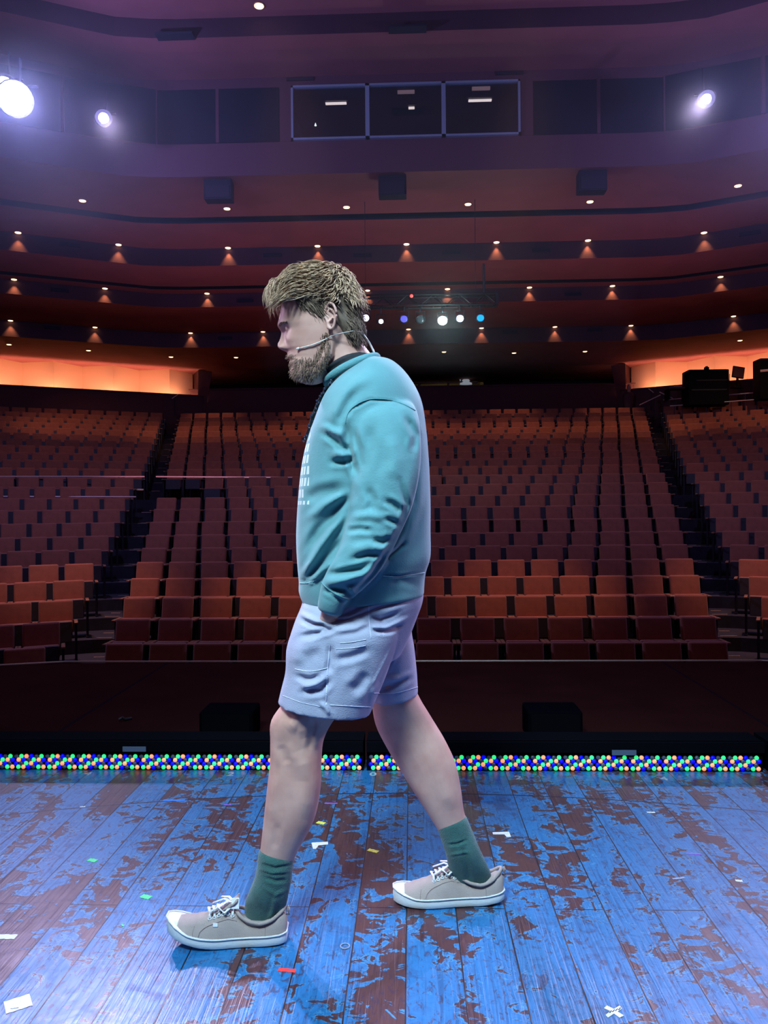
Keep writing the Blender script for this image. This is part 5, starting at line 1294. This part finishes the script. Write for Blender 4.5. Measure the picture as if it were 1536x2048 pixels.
for k_ in range(1500):
    c, px, py = R.choice(sides)
    sgn = 1 if c.y > YB else -1
    def dr2(p, t, sgn=sgn, px=px): return Vector((.75 if px < 700 else .25, 0, -.65 - .5*t))
    lock(sidem, c, dr2, R.uniform(.022, .042), R.uniform(.0010, .0020), .30, R.uniform(0, 6), R.uniform(.002, .006), 6)
# fringe falling over the forehead
frm = MB()
for k_ in range(420):
    yo = R.uniform(-.066, .066); x0 = R.uniform(572, 612); y0 = 566 - (x0 - 572) * .5 + abs(yo) * 180
    p0 = at(x0, y0, YB) + Vector((0, yo, 0)); L_ = R.uniform(.07, .125); k2 = R.uniform(.7, 1.25)
    def dr3(p, t, k2=k2, yo=yo): return Vector((-1.0 * (1 - t * 1.25) * k2, yo * 2.5 * t, .30 - 1.75 * t))
    lock(frm, p0, dr3, L_, R.uniform(.0011, .0024), .22, R.uniform(0, 6), .004, 10, stick=False)
for mb, nm_, mt in ((topm, 'top_locks', hm), (sidem, 'side_locks', hmd), (frm, 'fringe', hm)):
    tag(mb.build(nm_, mt, hair, smooth=True), kind='stuff')
# beard, moustache and brows of short hairs
bb = bvh_of(bme, man); brd = MB()
bm_ = mat('light_brown_beard', (.24, .15, .10), .75, vary=(80, .3))
cnt = 0
area = [(652, 652), (660, 668), (660, 712), (648, 742), (625, 762), (590, 762), (578, 745), (579, 722), (573, 712), (578, 704), (600, 716), (625, 715), (642, 688), (644, 652)]
def inside(x, y, P_):
    c = False; j = len(P_) - 1
    for i in range(len(P_)):
        if (P_[i][1] > y) != (P_[j][1] > y) and x < (P_[j][0]-P_[i][0]) * (y-P_[i][1]) / (P_[j][1]-P_[i][1]) + P_[i][0]: c = not c
        j = i
    return c
while cnt < 3000:
    x, y = R.uniform(570, 662), R.uniform(664, 766); cnt += 1
    if not inside(x + R.uniform(-3, 3), y + R.uniform(-3, 3), area): continue
    o0 = at(x, y, 1.6); d = (o0 - CAM).normalized()
    if R.random() < .35: o0 = at(x, y, 2.9); d = (CAM - o0).normalized()
    h = bb.ray_cast(o0, d, 2)
    if h[0] is None: continue
    p = h[0]; g_ = (h[1] * .55 + Vector((-.15, 0, -.8)) + Vector((R.uniform(-.3, .3), R.uniform(-.3, .3), R.uniform(-.3, .3)))).normalized(); l = R.uniform(.006, .011)
    brd.tube([p - h[1]*.001, p + g_*l*.5 + h[1]*.001, p + g_*l], [.0007, .0006, .0002], 4)
brd_o = brd.build('beard', bm_, man); brd_o['kind'] = 'stuff'
ebw = MB()
for k_ in range(260):
    t = R.random(); s_ = R.choice((1, -1)); x = 560 + 26*t; y = 655 - 3*math.sin(t*2.6) + R.uniform(-1.6, 1.6)
    o0 = at(x, y, YB) + Vector((0, -s_ * 0, 0)); q = at(x, y, YB) + Vector((-.3, s_*(-.018 - .035*t)*-1, 0)); h = bb.ray_cast(q, Vector((1, 0, 0)), 1)
    if h[0] is None: continue
    ebw.tube([h[0], h[0] + Vector((.004, s_*.006, -.001)) + h[1]*.0015], [.0007, .0003], 4)
if ebw.v: ebw.build('eyebrow', bm_, man)['kind'] = 'stuff'

# ---- headset microphone: thin boom on the cheek, wire behind the ear and down to the collar
hs = MB()
def onface(x, y, lift=.003):
    h = bb.ray_cast(CAM, ray(x, y).normalized(), 6); return h[0] + h[1] * lift if h[0] is not None else at(x, y, YB-.07)
pts = [onface(x, y, .004) for x, y in ((655, 678), (640, 684), (625, 690), (610, 694), (598, 697))]
hso = empty('headset_microphone', pts[0]); hso.location = pts[0]
hs.tube(pts, .0017, 8); hs.build('boom', mat('beige_wire', (.72, .66, .60), .35), hso, smooth=True)
hs = MB(); hs.ball(pts[-1], .0032, 10, 8, sc3=(1.6, 1, 1)); hs.build('capsule', mat('capsule_white', (.85, .83, .8), .4), hso, smooth=True)
wr = [pts[0], onface(662, 673, .006), at(676, 668, YB-.078), at(690, 665, YB-.082), at(705, 662, YB-.078), at(722, 664, YB-.05), at(731, 675, YB-.02), at(739, 686, YB-.012), at(746, 700, YB-.012), at(750, 710, YB-.02)]
hs = MB(); hs.tube(wr[:6], .0013, 8); hs.tube(wr[5:], .0028, 8); hs.build('cable', mat('grey_cable', (.45, .43, .42), .35), hso, smooth=True)
tag(hso, 'thin beige headset microphone worn across the cheek of the walking man', 'microphone')
